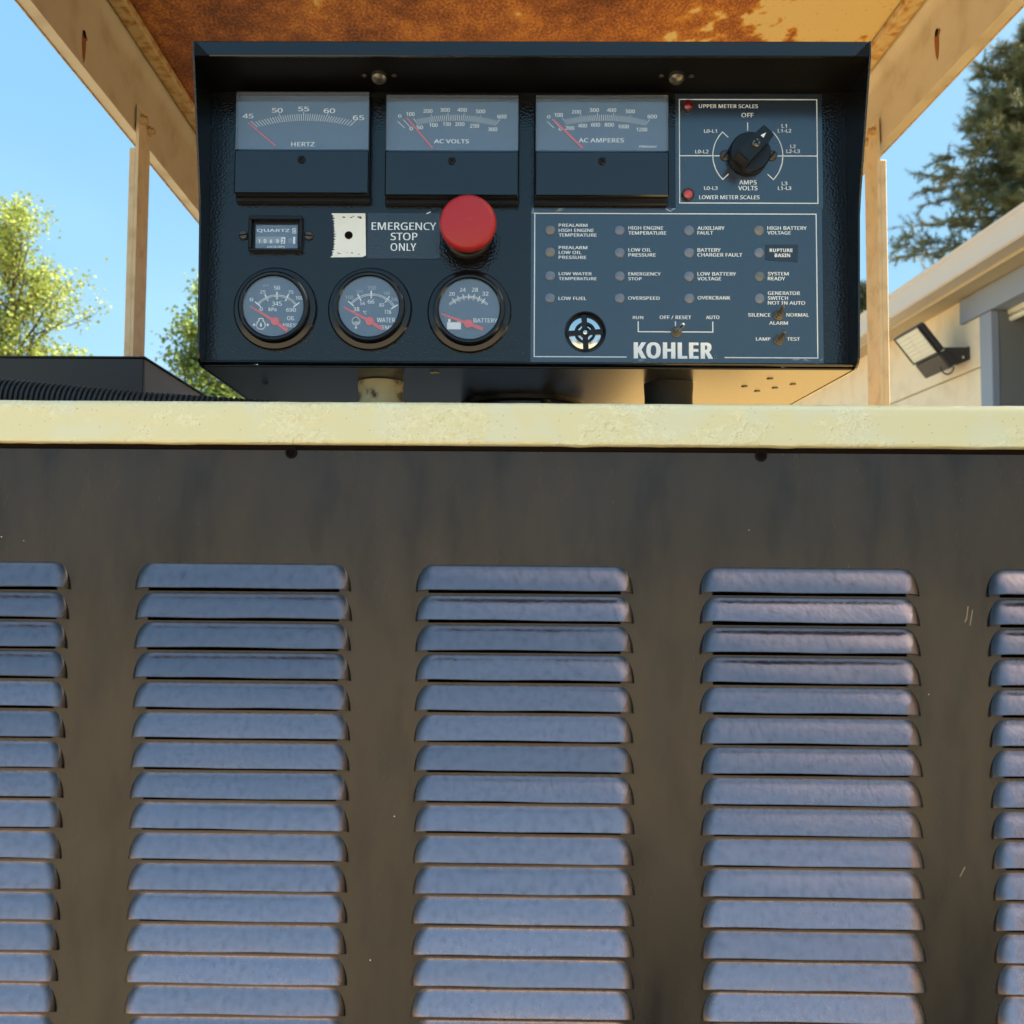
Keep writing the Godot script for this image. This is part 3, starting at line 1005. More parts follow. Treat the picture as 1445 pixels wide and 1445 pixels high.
func housing() -> void:
	var t := thing("generator_housing", "dark louvred steel generator housing with a cream top edge", "generator", Vector3(0.035, 0, 0))
	var xl := -0.60
	var xr := 0.67
	var ox := 0.035
	var W := 0.1490
	var H := 0.0196
	var PITCH := 0.020145
	var LIP := 1.4878
	var ROWS := 24
	var cols := [-0.3592, -0.1651, 0.0270, 0.2203, 0.4145]
	# sheet with a slot under each louvre
	var b := MB.new()
	var xs := [xl]
	for c in cols:
		xs.append(c - W / 2 + 0.009); xs.append(c + W / 2 - 0.009)
	xs.append(xr)
	var ytop := 1.5828
	var ybot := 0.42
	for i in xs.size() - 1:
		if i % 2 == 0:
			b.rect(xs[i] - ox, xs[i + 1] - ox, ybot, ytop, 0.0)
		else:
			var y := ytop
			for r in ROWS:
				var lip := LIP - r * PITCH
				b.rect(xs[i] - ox, xs[i + 1] - ox, lip + 0.007, y, 0.0)
				y = lip - 0.0023
			b.rect(xs[i] - ox, xs[i + 1] - ox, ybot, y, 0.0)
	var panel := obj("louvred_panel", b, M.panel_paint, t)
	tag(panel, "dark grey panel with five columns of pressed louvres")
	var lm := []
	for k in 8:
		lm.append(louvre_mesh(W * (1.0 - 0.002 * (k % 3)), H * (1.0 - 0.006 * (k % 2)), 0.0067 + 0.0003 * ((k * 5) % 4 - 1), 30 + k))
	for c in cols.size():
		for r in ROWS:
			var o := MeshInstance3D.new()
			o.name = "louvre"
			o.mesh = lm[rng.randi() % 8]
			o.set_surface_override_material(0, M["louvre_sky_paint_%d" % clampi(int(r / 2.9 + rng.randf_range(-0.4, 0.9)), 0, 5)])
			put(o, panel)
			o.position = Vector3(cols[c] - ox + rng.randfn() * 0.0002, LIP - r * PITCH + H - 0.0024 + rng.randfn() * 0.00012, 0.00008)
			o.rotation = Vector3(rng.randfn() * 0.012, 0, rng.randfn() * 0.0012)
	# flecks of pale paint and a pair of scratches on the panel
	b = MB.new()
	for q in [[-0.3335, 1.5216, 0.0007], [-0.318, 1.519, 0.0005], [-0.357, 1.5195, 0.0006], [-0.3545, 1.4622, 0.0009], [-0.17, 1.50, 0.0006], [0.18, 1.53, 0.0005], [0.30, 1.42, 0.0005], [-0.06, 1.335, 0.0007], [-0.075, 1.24, 0.0008], [-0.02, 1.36, 0.0006]]:
		b.lathe([Vector2(q[2] * 0.6, 0), Vector2(q[2] * 0.4, 0.0002), Vector2(0, 0.0003)], Transform3D(Basis.IDENTITY, Vector3(q[0] - ox, q[1], 0.00005)), 8)
	obj("paint_fleck", b, M.tape, panel)
	b = MB.new()
	for q in [[0.3275, 1.4795, 0.3262, 1.4700, 0.0008], [0.3305, 1.4770, 0.3285, 1.4665, 0.0007], [0.3262, 1.4715, 0.3252, 1.4685, 0.0009], [0.322, 1.306, 0.3185, 1.2995, 0.0008]]:
		b.bar(Vector2(q[0] - ox, q[1]), Vector2(q[2] - ox, q[3]), q[4], 0.00004, 0.0001)
	obj("scratch", b, M.scratch, panel)
	# set-back top flange with bolt holes, the top edge's shadow painted in with the grime
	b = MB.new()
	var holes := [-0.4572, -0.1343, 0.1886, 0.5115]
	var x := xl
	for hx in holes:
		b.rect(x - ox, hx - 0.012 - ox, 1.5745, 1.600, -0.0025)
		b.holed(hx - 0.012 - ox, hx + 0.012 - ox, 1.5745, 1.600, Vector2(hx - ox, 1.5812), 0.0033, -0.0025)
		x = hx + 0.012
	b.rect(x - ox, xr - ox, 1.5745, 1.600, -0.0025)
	obj("top_flange", b, M.shade_and_rust, t)
	for hx in holes:
		b = MB.new()
		b.lathe([Vector2(0.0031, 0.0012), Vector2(0.0040, 0.0012), Vector2(0.0042, 0.0), Vector2(0.0031, 0.0), Vector2(0.0031, 0.0012)], facing(Vector3(hx - ox, 1.5812, 0.0003), Vector3.BACK), 18)
		obj("hole_rim", b, M.shade_and_rust, t)
		b = MB.new()
		b.lathe([Vector2(0, 0.0), Vector2(0.0031, 0.0), Vector2(0.0031, 0.0006), Vector2(0, 0.0006)], facing(Vector3(hx - ox, 1.5812, 0.0002), Vector3.BACK), 16)
		obj("hole", b, M.void, t)
	# cream angle along the top, blistered paint
	obj("top_edge", edge_mesh(xl - ox, xr - ox), edge_material(), t)
	# closed body behind the panel
	b = MB.new()
	b.box(Vector3(xl - ox + 0.012, 1.600, -2.0), Vector3(xr - ox - 0.012, 1.610, -0.012))
	obj("deck", b, M.black_sheet, t)  # unseen; kept dark so the box underside mirrors dark at the left
	b = MB.new()
	b.box(Vector3(0.085, 1.6104, -1.9), Vector3(xr - ox - 0.014, 1.6120, -0.04), 0.0005)
	obj("added_deck_plate", b, M.added_plate_paint, t)  # added golden plate, unseen, for the box underside to mirror
	for s in [xl - ox, xr - ox - 0.004]:
		b = MB.new()
		b.box(Vector3(s, 0.42, -2.0), Vector3(s + 0.004, 1.5995, -0.0045))
		obj("side_panel", b, M.panel_paint, t)
	b = MB.new()
	b.box(Vector3(xl - ox + 0.0045, 0.42, -2.0), Vector3(xr - ox - 0.0045, 1.5995, -1.996))
	obj("rear_panel", b, M.panel_paint, t)
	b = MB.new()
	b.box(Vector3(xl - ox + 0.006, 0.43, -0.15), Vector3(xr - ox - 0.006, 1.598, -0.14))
	obj("dark_backing", b, M.void, t)  # near-black backing added so the slots look dark inside
	b = MB.new()
	b.box(Vector3(xl - ox - 0.02, 0.12, -2.03), Vector3(xr - ox + 0.02, 0.418, 0.02), 0.01)
	obj("skid_base", b, M.panel_paint, t)
	for s in [-0.55, 0.45]:
		b = MB.new()
		b.box(Vector3(s, 0.0, -2.0), Vector3(s + 0.12, 0.119, 0.0), 0.004)
		obj("foot", b, M.black_sheet, t)

func edge_mesh(x0: float, x1: float) -> ArrayMesh:
	var b := MB.new()
	var n := FastNoiseLite.new(); n.seed = 77; n.frequency = 22.0; n.fractal_octaves = 3
	# profile from the underside round the front to the top (y, z)
	var prof := [Vector2(1.5868, -0.002), Vector2(1.5866, 0.006), Vector2(1.5876, 0.0078), Vector2(1.5895, 0.0082), Vector2(1.5925, 0.0078), Vector2(1.600, 0.0077), Vector2(1.6075, 0.0078), Vector2(1.6110, 0.0077), Vector2(1.6135, 0.0068), Vector2(1.6152, 0.0052), Vector2(1.6160, 0.0028), Vector2(1.6162, -0.002), Vector2(1.6150, -0.030), Vector2(1.6105, -0.030)]
	var nx := 320
	for i in nx:
		for j in prof.size() - 1:
			var f := func(k: int, m: int) -> Vector3:
				var x := lerpf(x0, x1, float(k) / nx)
				var p: Vector2 = prof[m]
				var w := n.get_noise_2d(x, m * 0.02)
				var lump := maxf(0.0, n.get_noise_2d(x * 0.8 + 9.0, 3.0) - 0.22)
				var y := p.x + (0.0 if m > 3 else w * 0.00012 - lump * 0.0012) + (w * 0.00025 if m > 7 and m < 12 else 0.0)
				return Vector3(x, y, p.y + w * 0.0002)
			b.quad_uv(f.call(i, j), f.call(i + 1, j), f.call(i + 1, j + 1), f.call(i, j + 1), Vector2(float(i) / nx, (prof[j].x - 1.585) / 0.04), Vector2(float(i + 1) / nx, (prof[j].x - 1.585) / 0.04), Vector2(float(i + 1) / nx, (prof[j + 1].x - 1.585) / 0.04), Vector2(float(i) / nx, (prof[j + 1].x - 1.585) / 0.04))
	b.start = 0
	b.towards(Vector3.BACK)
	return b.mesh(50.0)

func edge_material() -> StandardMaterial3D:
	# height of wrinkled, flaking paint in patches, and its chips
	var w := 2048
	var h := 64
	var hi := Image.create(w, h, false, Image.FORMAT_RGB8)
	var co := Image.create(w, h, false, Image.FORMAT_RGB8)
	var patch := FastNoiseLite.new(); patch.seed = 4; patch.frequency = 0.006; patch.fractal_octaves = 3
	var ridge := FastNoiseLite.new(); ridge.seed = 6; ridge.frequency = 0.05; ridge.fractal_type = FastNoiseLite.FRACTAL_RIDGED; ridge.fractal_octaves = 3
	var cell := FastNoiseLite.new(); cell.seed = 12; cell.noise_type = FastNoiseLite.TYPE_CELLULAR; cell.frequency = 0.06; cell.cellular_return_type = FastNoiseLite.RETURN_CELL_VALUE
	var warp := FastNoiseLite.new(); warp.seed = 15; warp.frequency = 0.05
	var spot := FastNoiseLite.new(); spot.seed = 18; spot.frequency = 0.25; spot.fractal_octaves = 2
	for y in h:
		for x in w:
			var p := patch.get_noise_2d(x, y * 2.0)
			var m := smoothstep(-0.12, 0.12, p)
			var wx := x + warp.get_noise_2d(x, y) * 14.0
			var wy := y + warp.get_noise_2d(x + 500, y) * 10.0
			var r := ridge.get_noise_2d(wx, wy) * 0.5 + 0.5
			var k := cell.get_noise_2d(wx, wy) * 0.5 + 0.5
			var v := 0.35 + m * (pow(clampf(r, 0, 1), 3.0) * 0.45 + (0.25 if k > 0.62 else 0.0)) + spot.get_noise_2d(x, y) * 0.03
			hi.set_pixel(x, y, Color(v, v, v))
			var c := Color(0.80, 0.74, 0.45)
			var bare := patch.get_noise_2d(x * 1.3 + 900, y * 1.5 + 300)
			c = c.lerp(Color(0.78, 0.76, 0.54), smoothstep(0.08, 0.3, bare) * 0.7)
			var crease := smoothstep(0.80, 0.97, r) * m
			c = c.lerp(Color(0.93, 0.88, 0.60), smoothstep(0.6, 0.8, r) * m * 0.6).lerp(Color(0.46, 0.39, 0.19), crease * 0.55)  # ridges lightened and creases darkened to paint in the weak relief shading
			if k < 0.05 and m > 0.6:
				c = c.lerp(Color(0.50, 0.46, 0.28), 0.6)
			if spot.get_noise_2d(x * 0.9 + 77, y * 0.9) > 0.74:
				c = c.lerp(Color(0.22, 0.17, 0.08), 0.6)
			co.set_pixel(x, y, c.linear_to_srgb())
	var mt := mat("flaking_cream", Color.WHITE, 0.34, 0.5)
	mt.albedo_texture = ImageTexture.create_from_image(co)
	bump(mt, ImageTexture.create_from_image(hi), 0.13)
	return mt


func deck_things() -> void:
	# black tank cover at the left
	var t := thing("black_tank", "black box shaped cover on the deck at the left edge, its side coloured brown as if lit", "cover", Vector3(-0.50, 1.61, -0.5))
	var b := MB.new()
	b.box(Vector3(-0.094, 0.0, -0.004), Vector3(0.0915, 0.141, 0.0), 0.001)
	obj("front_plate", b, M.black_sheet, t)
	b = MB.new()
	b.box(Vector3(0.0885, 0.0, -0.30), Vector3(0.0915, 0.141, -0.0045), 0.0008)
	obj("side_plate", b, M.lit_black_sheet, t)
	b = MB.new()
	b.box(Vector3(-0.094, 0.0, -0.30), Vector3(0.088, 0.139, -0.0045), 0.001)
	obj("body", b, M.black_sheet, t)
	b = MB.new()
	b.box(Vector3(-0.098, 0.1412, -0.304), Vector3(0.094, 0.1432, 0.002), 0.0006)
	obj("lid", b, M.black_sheet, t)
	# ribbed conduit lying behind the cream edge
	var c := Curve3D.new()
	c.add_point(Vector3(-0.62, 1.632, -0.21), Vector3.ZERO, Vector3(0.06, 0.016, 0.0))
	c.add_point(Vector3(-0.47, 1.650, -0.155), Vector3(-0.06, 0.0, 0.0), Vector3(0.06, -0.002, 0.0))
	c.add_point(Vector3(-0.29, 1.6335, -0.15), Vector3(-0.06, 0.004, 0.0), Vector3(0.06, -0.005, 0.0))
	c.add_point(Vector3(-0.15, 1.6258, -0.155), Vector3(-0.05, 0.0, 0.0), Vector3(0.05, 0.0, 0.0))
	c.add_point(Vector3(0.02, 1.6258, -0.16), Vector3(-0.05, 0.0, 0.0), Vector3(0.0, 0.0, 0.0))
	var total := c.get_baked_length()
	var pts := PackedVector3Array()
	var rr := PackedFloat32Array()
	var rib := 0.0044
	var i := 0
	while i * rib < total:
		for q in [[0.0, 0.0134], [0.22, 0.0134], [0.34, 0.0157], [0.5, 0.0160], [0.82, 0.0157], [0.92, 0.0134]]:
			pts.append(c.sample_baked(minf(i * rib + q[0] * rib, total)))
			rr.append(q[1])
		i += 1
	b = MB.new()
	b.tube(pts, rr, 18)
	tag(obj("ribbed_conduit", b, M.rubber, null, 30.0), "black ribbed plastic conduit lying along the cream edge on the left", "conduit")
	c = Curve3D.new()
	c.add_point(Vector3(-0.64, 1.690, -0.20), Vector3.ZERO, Vector3(0.08, -0.01, 0.0))
	c.add_point(Vector3(-0.46, 1.662, -0.19), Vector3(-0.05, 0.012, 0.0), Vector3(0.05, -0.014, 0.0))
	c.add_point(Vector3(-0.33, 1.624, -0.20), Vector3(-0.05, 0.006, 0.0), Vector3.ZERO)
	pts = PackedVector3Array()
	rr = PackedFloat32Array()
	for k in 30:
		pts.append(c.sample_baked(c.get_baked_length() * k / 29.0))
		rr.append(0.006)
	b = MB.new()
	b.tube(pts, rr, 12)
	tag(obj("thin_cable", b, M.rubber), "thin smooth black cable behind the ribbed conduit", "cable")

# ---------------------------------------------------------------- control box
func screw(parent: Node, called: String, p: Vector3, r: float, m: Material, slot := 0.0, cross := false) -> void:
	var b := MB.new()
	b.lathe([Vector2(r, -0.0005), Vector2(r, r * 0.25), Vector2(r * 0.8, r * 0.5), Vector2(0, r * 0.58)], facing(p, Vector3.BACK), 20)
	var o := obj(called, b, m, parent)
	b = MB.new()
	for k in (2 if cross else 1):
		var d := Vector2(cos(slot + k * PI / 2), sin(slot + k * PI / 2)) * r * 0.78
		b.bar(Vector2(p.x, p.y) - d, Vector2(p.x, p.y) + d, r * 0.24, p.z + r * 0.4, p.z + r * 0.62)
	obj("slot", b, M.void, o)

func ellipse_hit(pivot: Vector2, dir: Vector2, c: Vector2, r: float) -> float:
	var o := pivot - c
	var bq := o.dot(dir)
	return -bq + sqrt(maxf(0.0, bq * bq - (o.length_squared() - r * r)))

func meter_scale(parent: Node, pivot: Vector2, c: Vector2, r: float, a0: float, a1: float, n: int, major: int, len0: float, w: float, z: float, from := 0) -> void:
	var b := MB.new()
	for i in range(from, n + 1):
		var a := lerpf(a0, a1, float(i) / n)
		var d := Vector2(sin(a), cos(a))
		var s := ellipse_hit(pivot, d, c, r)
		var l := len0 * (1.35 if i % major == 0 else 1.0)
		b.bar(pivot + d * s, pivot + d * (s + l), w, z, z + 0.00012)
	obj("scale_marks", b, M.print, parent)

func panel_meter(box: Node3D, o: Vector3, label: String, x0: float, x1: float, y0: float, ym: float, y1: float) -> MeshInstance3D:
	# coordinates are measured in the world; parts hang from the box, whose place is o
	var b := MB.new()
	var xf := Transform3D(Basis.IDENTITY, -o)
	b.box(Vector3(x0 - 0.0004, y0 - 0.0042, -0.1698), Vector3(x1 + 0.0006, y1 + 0.0004, -0.1640), 0.0006, xf)
	b.box(Vector3(x0, y0 - 0.0005, -0.1638), Vector3(x1, y1, -0.1628), 0.0003, xf)
	var m := obj("panel_meter", b, M.black_plastic, box)
	tag(m, label)
	b = MB.new()
	b.box(Vector3(x0 + 0.0008, ym, -0.1627), Vector3(x1 - 0.0008, y1 - 0.0010, -0.1622), 0.0, xf)
	obj("dial", b, M.dial, m)
	b = MB.new()
	b.box(Vector3(x0, y0, -0.1626), Vector3(x1, ym - 0.0008, -0.1550), 0.0010, xf)
	obj("cover", b, M.meter_cover, m)
	b = MB.new()
	b.box(Vector3(x0 + 0.0006, ym, -0.15535), Vector3(x1 - 0.0006, y1 - 0.0012, -0.1551), 0.0, xf)
	obj("window", b, M.glass, m)
	b = MB.new()
	b.box(Vector3(x0, ym, -0.1626), Vector3(x0 + 0.0006, y1, -0.1550), 0.0002, xf)
	b.box(Vector3(x1 - 0.0006, ym, -0.1626), Vector3(x1, y1, -0.1550), 0.0002, xf)
	b.box(Vector3(x0 + 0.0007, y1 - 0.0011, -0.1626), Vector3(x1 - 0.0007, y1, -0.1550), 0.0002, xf)
	obj("window_frame", b, M.meter_cover, m)
	screw(m, "zero_screw", Vector3((x0 + x1) / 2, y0 + (ym - y0) * 0.76, -0.155) - o, 0.0034, M.black_plastic, 0.9, true)
	return m

func control_box() -> void:
	var o := Vector3(0.035, 1.61, -0.26)
	var box := thing("control_box", "black generator control box with meters, gauges and red stop button", "control box", o)
	var xf := Transform3D(Basis.IDENTITY, -o)
	var L := -0.2437
	var R := 0.3117
	var yb := 1.6730
	var yt := 1.9350
	var zf := -0.170
	var zb := -0.365
	var b := MB.new()
	# face with the buzzer's round opening and a rounded bottom edge
	var bc := Vector2(0.08472, 1.70691)
	var br := 0.0170
	var ob := Vector2(bc.x - o.x, bc.y - o.y)
	var z := zf - o.z
	b.rect(L + 0.0017 - o.x, bc.x - 0.02 - o.x, yb + 0.0085 - o.y, yt - 0.003 - o.y, z)
	b.rect(bc.x + 0.02 - o.x, R - 0.0017 - o.x, yb + 0.0085 - o.y, yt - 0.003 - o.y, z)
	b.rect(bc.x - 0.02 - o.x, bc.x + 0.02 - o.x, bc.y + 0.02 - o.y, yt - 0.003 - o.y, z)
	b.rect(bc.x - 0.02 - o.x, bc.x + 0.02 - o.x, yb + 0.0085 - o.y, bc.y - 0.0175 - o.y, z)
	b.holed(bc.x - 0.02 - o.x, bc.x + 0.02 - o.x, bc.y - 0.0175 - o.y, bc.y + 0.02 - o.y, ob, br, z, 32)
	b.begin()
	var fp := []
	for i in 5:   # face turns forward into a short rounded lip over the bottom plate
		var a := PI / 2 * i / 4.0
		fp.append(Vector2(yb + 0.0085 - 0.0030 * sin(a), zf + 0.0030 - 0.0030 * cos(a)))
	for i in 7:
		var a := PI * i / 6.0
		fp.append(Vector2(yb + 0.0040 + 0.0015 * cos(a), -0.1600 + 0.0022 * sin(a)))
	for i in fp.size() - 1:
		var p: Vector2 = fp[i]
		var q: Vector2 = fp[i + 1]
		b.quad(Vector3(L + 0.0017 - o.x, p.x - o.y, p.y - o.z), Vector3(R - 0.0017 - o.x, p.x - o.y, p.y - o.z), Vector3(R - 0.0017 - o.x, q.x - o.y, q.y - o.z), Vector3(L + 0.0017 - o.x, q.x - o.y, q.y - o.z))
	b.towards(Vector3(0, 0.2, 1))
	obj("face", b, M.box_paint, box)
	# bottom, back, top
	b = MB.new()
	b.box(Vector3(L + 0.0017, yb, zb), Vector3(R - 0.0017, yb + 0.002, -0.1605), 0.0008, xf)
	obj("bottom_plate", b, M.underside_paint, box)
	b = MB.new()
	b.box(Vector3(L + 0.0026, yb + 0.0022, zb), Vector3(R - 0.0026, yt - 0.0032, zb + 0.002), 0.0, xf)
	obj("back_plate", b, M.box_paint, box)
	# side cheeks that taper forward to the hood
	for s in [L, R - 0.0016]:
		b = MB.new()
		var side := PackedVector2Array([Vector2(zb, yb - 0.0005), Vector2(-0.160, yb - 0.0005), Vector2(-0.1545, yb + 0.001), Vector2(-0.1505, yb + 0.004), Vector2(-0.1485, yb + 0.009), Vector2(-0.1440, 1.800), Vector2(-0.1410, 1.815), Vector2(-0.1145, yt - 0.0130), Vector2(-0.1145, yt), Vector2(zb, yt)])
		var pl := PackedVector2Array()
		for p in side:
			pl.append(Vector2(-(p.x - o.z), p.y - o.y))
		b.prism(pl, 0.0, 0.0016, Transform3D(Basis(Vector3(0, 0, -1), Vector3(0, 1, 0), Vector3(1, 0, 0)), Vector3(s - o.x, 0, 0)))
		obj("side_cheek", b, M.box_paint, box, 30.0)
	# hood: top sheet, sloping front band with mitred ends, underside
	b = MB.new()
	b.prism(PackedVector2Array([Vector2(zb, yt - 0.003), Vector2(zb, yt - 0.0003), Vector2(-0.1148, yt - 0.0003), Vector2(-0.1140, yt - 0.0012), Vector2(-0.1136, yt - 0.0126), Vector2(-0.1142, yt - 0.0133), Vector2(-0.1160, yt - 0.0133), Vector2(-0.1162, yt - 0.003)]), L + 0.0026, R - 0.0026, Transform3D(Basis(Vector3(0, 0, 1), Vector3(0, 1, 0), Vector3(-1, 0, 0)), Vector3.ZERO).translated(Vector3.ZERO))
	var hood := MB.new()
	for q in b.v:
		hood.v.append(Vector3(-q.x - o.x, q.y - o.y, q.z - o.z))
		hood.uv.append(Vector2.ZERO)
	hood.start = 0
	hood.outward()
	obj("hood", hood, M.box_paint, box, 30.0)
	b = MB.new()
	b.begin()
	b.quad(Vector3(L + 0.0018, yt - 0.0125, -0.1163) - o, Vector3(R - 0.0018, yt - 0.0125, -0.1163) - o, Vector3(R - 0.0018, yt - 0.0170, zf) - o, Vector3(L + 0.0018, yt - 0.0170, zf) - o)
	b.towards(Vector3.DOWN)
	for q in [[L + 0.0018, L + 0.014], [R - 0.0018, R - 0.014]]:
		b.begin()
		b.tri(Vector3(q[0], yt - 0.0008, -0.1132) - o, Vector3(q[1], yt - 0.0134, -0.1130) - o, Vector3(q[0], yt - 0.0134, -0.1130) - o)
		b.tri(Vector3(q[1], yt - 0.0134, -0.1130) - o, Vector3(q[0], yt - 0.0134, -0.1130) - o, Vector3(q[0], yt - 0.0180, zf + 0.002) - o)
		b.towards(Vector3(0, -0.4, 1))
	obj("hood_underside", b, M.hood_black, box, 0.0)
	# latches under the hood
	for lx in [-0.0928, 0.1585]:
		b = MB.new()
		b.lathe([Vector2(0.0065, 0), Vector2(0.0065, 0.004), Vector2(0.0045, 0.0062), Vector2(0.0, 0.0072)], facing(Vector3(lx, yt - 0.0152, -0.1420) - o, Vector3(0, -1, 0.25)), 18)
		var la := obj("latch", b, M.latch_metal, box)
		for s in [-0.0125, 0.0125]:
			b = MB.new()
			b.lathe([Vector2(0.0022, 0), Vector2(0.0022, 0.001), Vector2(0.0, 0.0018)], facing(Vector3(lx + s, yt - 0.0152, -0.1420) - o, Vector3(0, -1, 0)), 10)
			obj("rivet", b, M.dull_screw, la)
	# rivets and paint spots on the underside
	for q in [[-0.205, -0.235], [0.251, -0.20], [0.238, -0.238], [0.268, -0.245], [0.256, -0.262], [0.279, -0.226]]:
		b = MB.new()
		b.lathe([Vector2(0.003, 0), Vector2(0.0028, 0.0008), Vector2(0.0, 0.0014)], facing(Vector3(q[0], yb, q[1]) - o, Vector3.DOWN), 12)
		obj("rivet", b, M.dull_screw, box)
	b = MB.new()
	b.lathe([Vector2(0.0045, 0), Vector2(0.0036, 0.0008), Vector2(0.0, 0.001)], facing(Vector3(-0.045, yb, -0.182) - o, Vector3.DOWN), 12)
	obj("paint_spot", b, M.cream_paint, box)
	# round cable opening under the middle
	b = MB.new()
	b.lathe([Vector2(0.050, 0.0), Vector2(0.063, 0.0), Vector2(0.063, 0.004), Vector2(0.060, 0.006), Vector2(0.052, 0.006), Vector2(0.050, 0.0)], facing(Vector3(0.037, yb, -0.345) - o, Vector3.DOWN), 40)
	var ring := obj("cable_ring", b, M.black_plastic, box)
	b = MB.new()
	b.box(Vector3(-0.024, yb - 0.0085, -0.315), Vector3(0.012, yb - 0.0062, -0.297), 0.001, xf)
	obj("clamp_plate", b, M.dull_screw, ring)
	b = MB.new()
	b.lathe([Vector2(0, 0), Vector2(0.0045, 0), Vector2(0.0045, 0.004), Vector2(0, 0.005)], facing(Vector3(-0.014, yb - 0.0086, -0.306) - o, Vector3.DOWN), 6)
	obj("bolt", b, M.brass, ring)
	b = MB.new()
	b.tube(PackedVector3Array([Vector3(0.055, yb - 0.001, -0.29) - o, Vector3(0.062, yb - 0.012, -0.295) - o, Vector3(0.075, yb - 0.030, -0.31) - o, Vector3(0.082, yb - 0.060, -0.33) - o]), PackedFloat32Array([0.005, 0.005, 0.005, 0.005]), 10)
	obj("strap", b, M.rubber, ring)
	# mounts
	for q in [[-0.0965, 0.0205, 0], [0.1655, 0.0215, 1]]:
		b = MB.new()
		var r: float = q[1]
		b.lathe([Vector2(0, 0.0), Vector2(r, 0.0), Vector2(r, 0.050), Vector2(r * 1.02, 0.056), Vector2(r * 1.03, yb - 1.6102 - 0.001), Vector2(0, yb - 1.6102 - 0.001)], Transform3D(Basis(Vector3.RIGHT, Vector3.FORWARD, Vector3.UP), Vector3(q[0], 1.6102, -0.224) - o), 32)
		var mo := obj("mount", b, mount_material(q[2]), box)
		tag(mo, "black rubber mount smeared with cream paint" if q[2] == 0 else "plain black rubber mount")
	meters(box, o)
	gauges(box, o)
	left_bits(box, o)
	labels(box, o)
	selector(box, o)
	toggles(box, o)

func mount_material(k: int) -> StandardMaterial3D:
	var w := 128
	var im := Image.create(w, w, false, Image.FORMAT_RGB8)
	var n := FastNoiseLite.new(); n.seed = 40 + k; n.frequency = 0.02; n.fractal_octaves = 4
	var m := mat("mount_%d" % k, Color.WHITE, 0.6, 0.4)
	if k == 1:
		m.albedo_color = lin(0.016, 0.016, 0.017)
		triplanar(m, 30.0)
		bump(m, noise_tex(0.05, 3, 61, 256), 0.03)
		return m
	m.albedo_texture = noise_tex(0.008, 4, 66, 512, FastNoiseLite.TYPE_SIMPLEX_SMOOTH, ramp([[0.0, lin(0.02, 0.02, 0.025)], [0.24, lin(0.03, 0.03, 0.032)], [0.30, lin(0.40, 0.35, 0.20)], [0.42, lin(0.66, 0.58, 0.34)], [1.0, lin(0.76, 0.68, 0.42)]]))
	triplanar(m, 8.0)
	bump(m, noise_tex(0.03, 4, 67, 256), 0.03)
	return m

func words(parent: Node, o: Vector3, z: float, list: Array, m: Material, bold := true) -> void:
	for w in list:
		text(parent, w[0], w[1] - o.x, w[2] - o.x, w[3] - o.y, w[4] - o.y, z - o.z, m, bold)

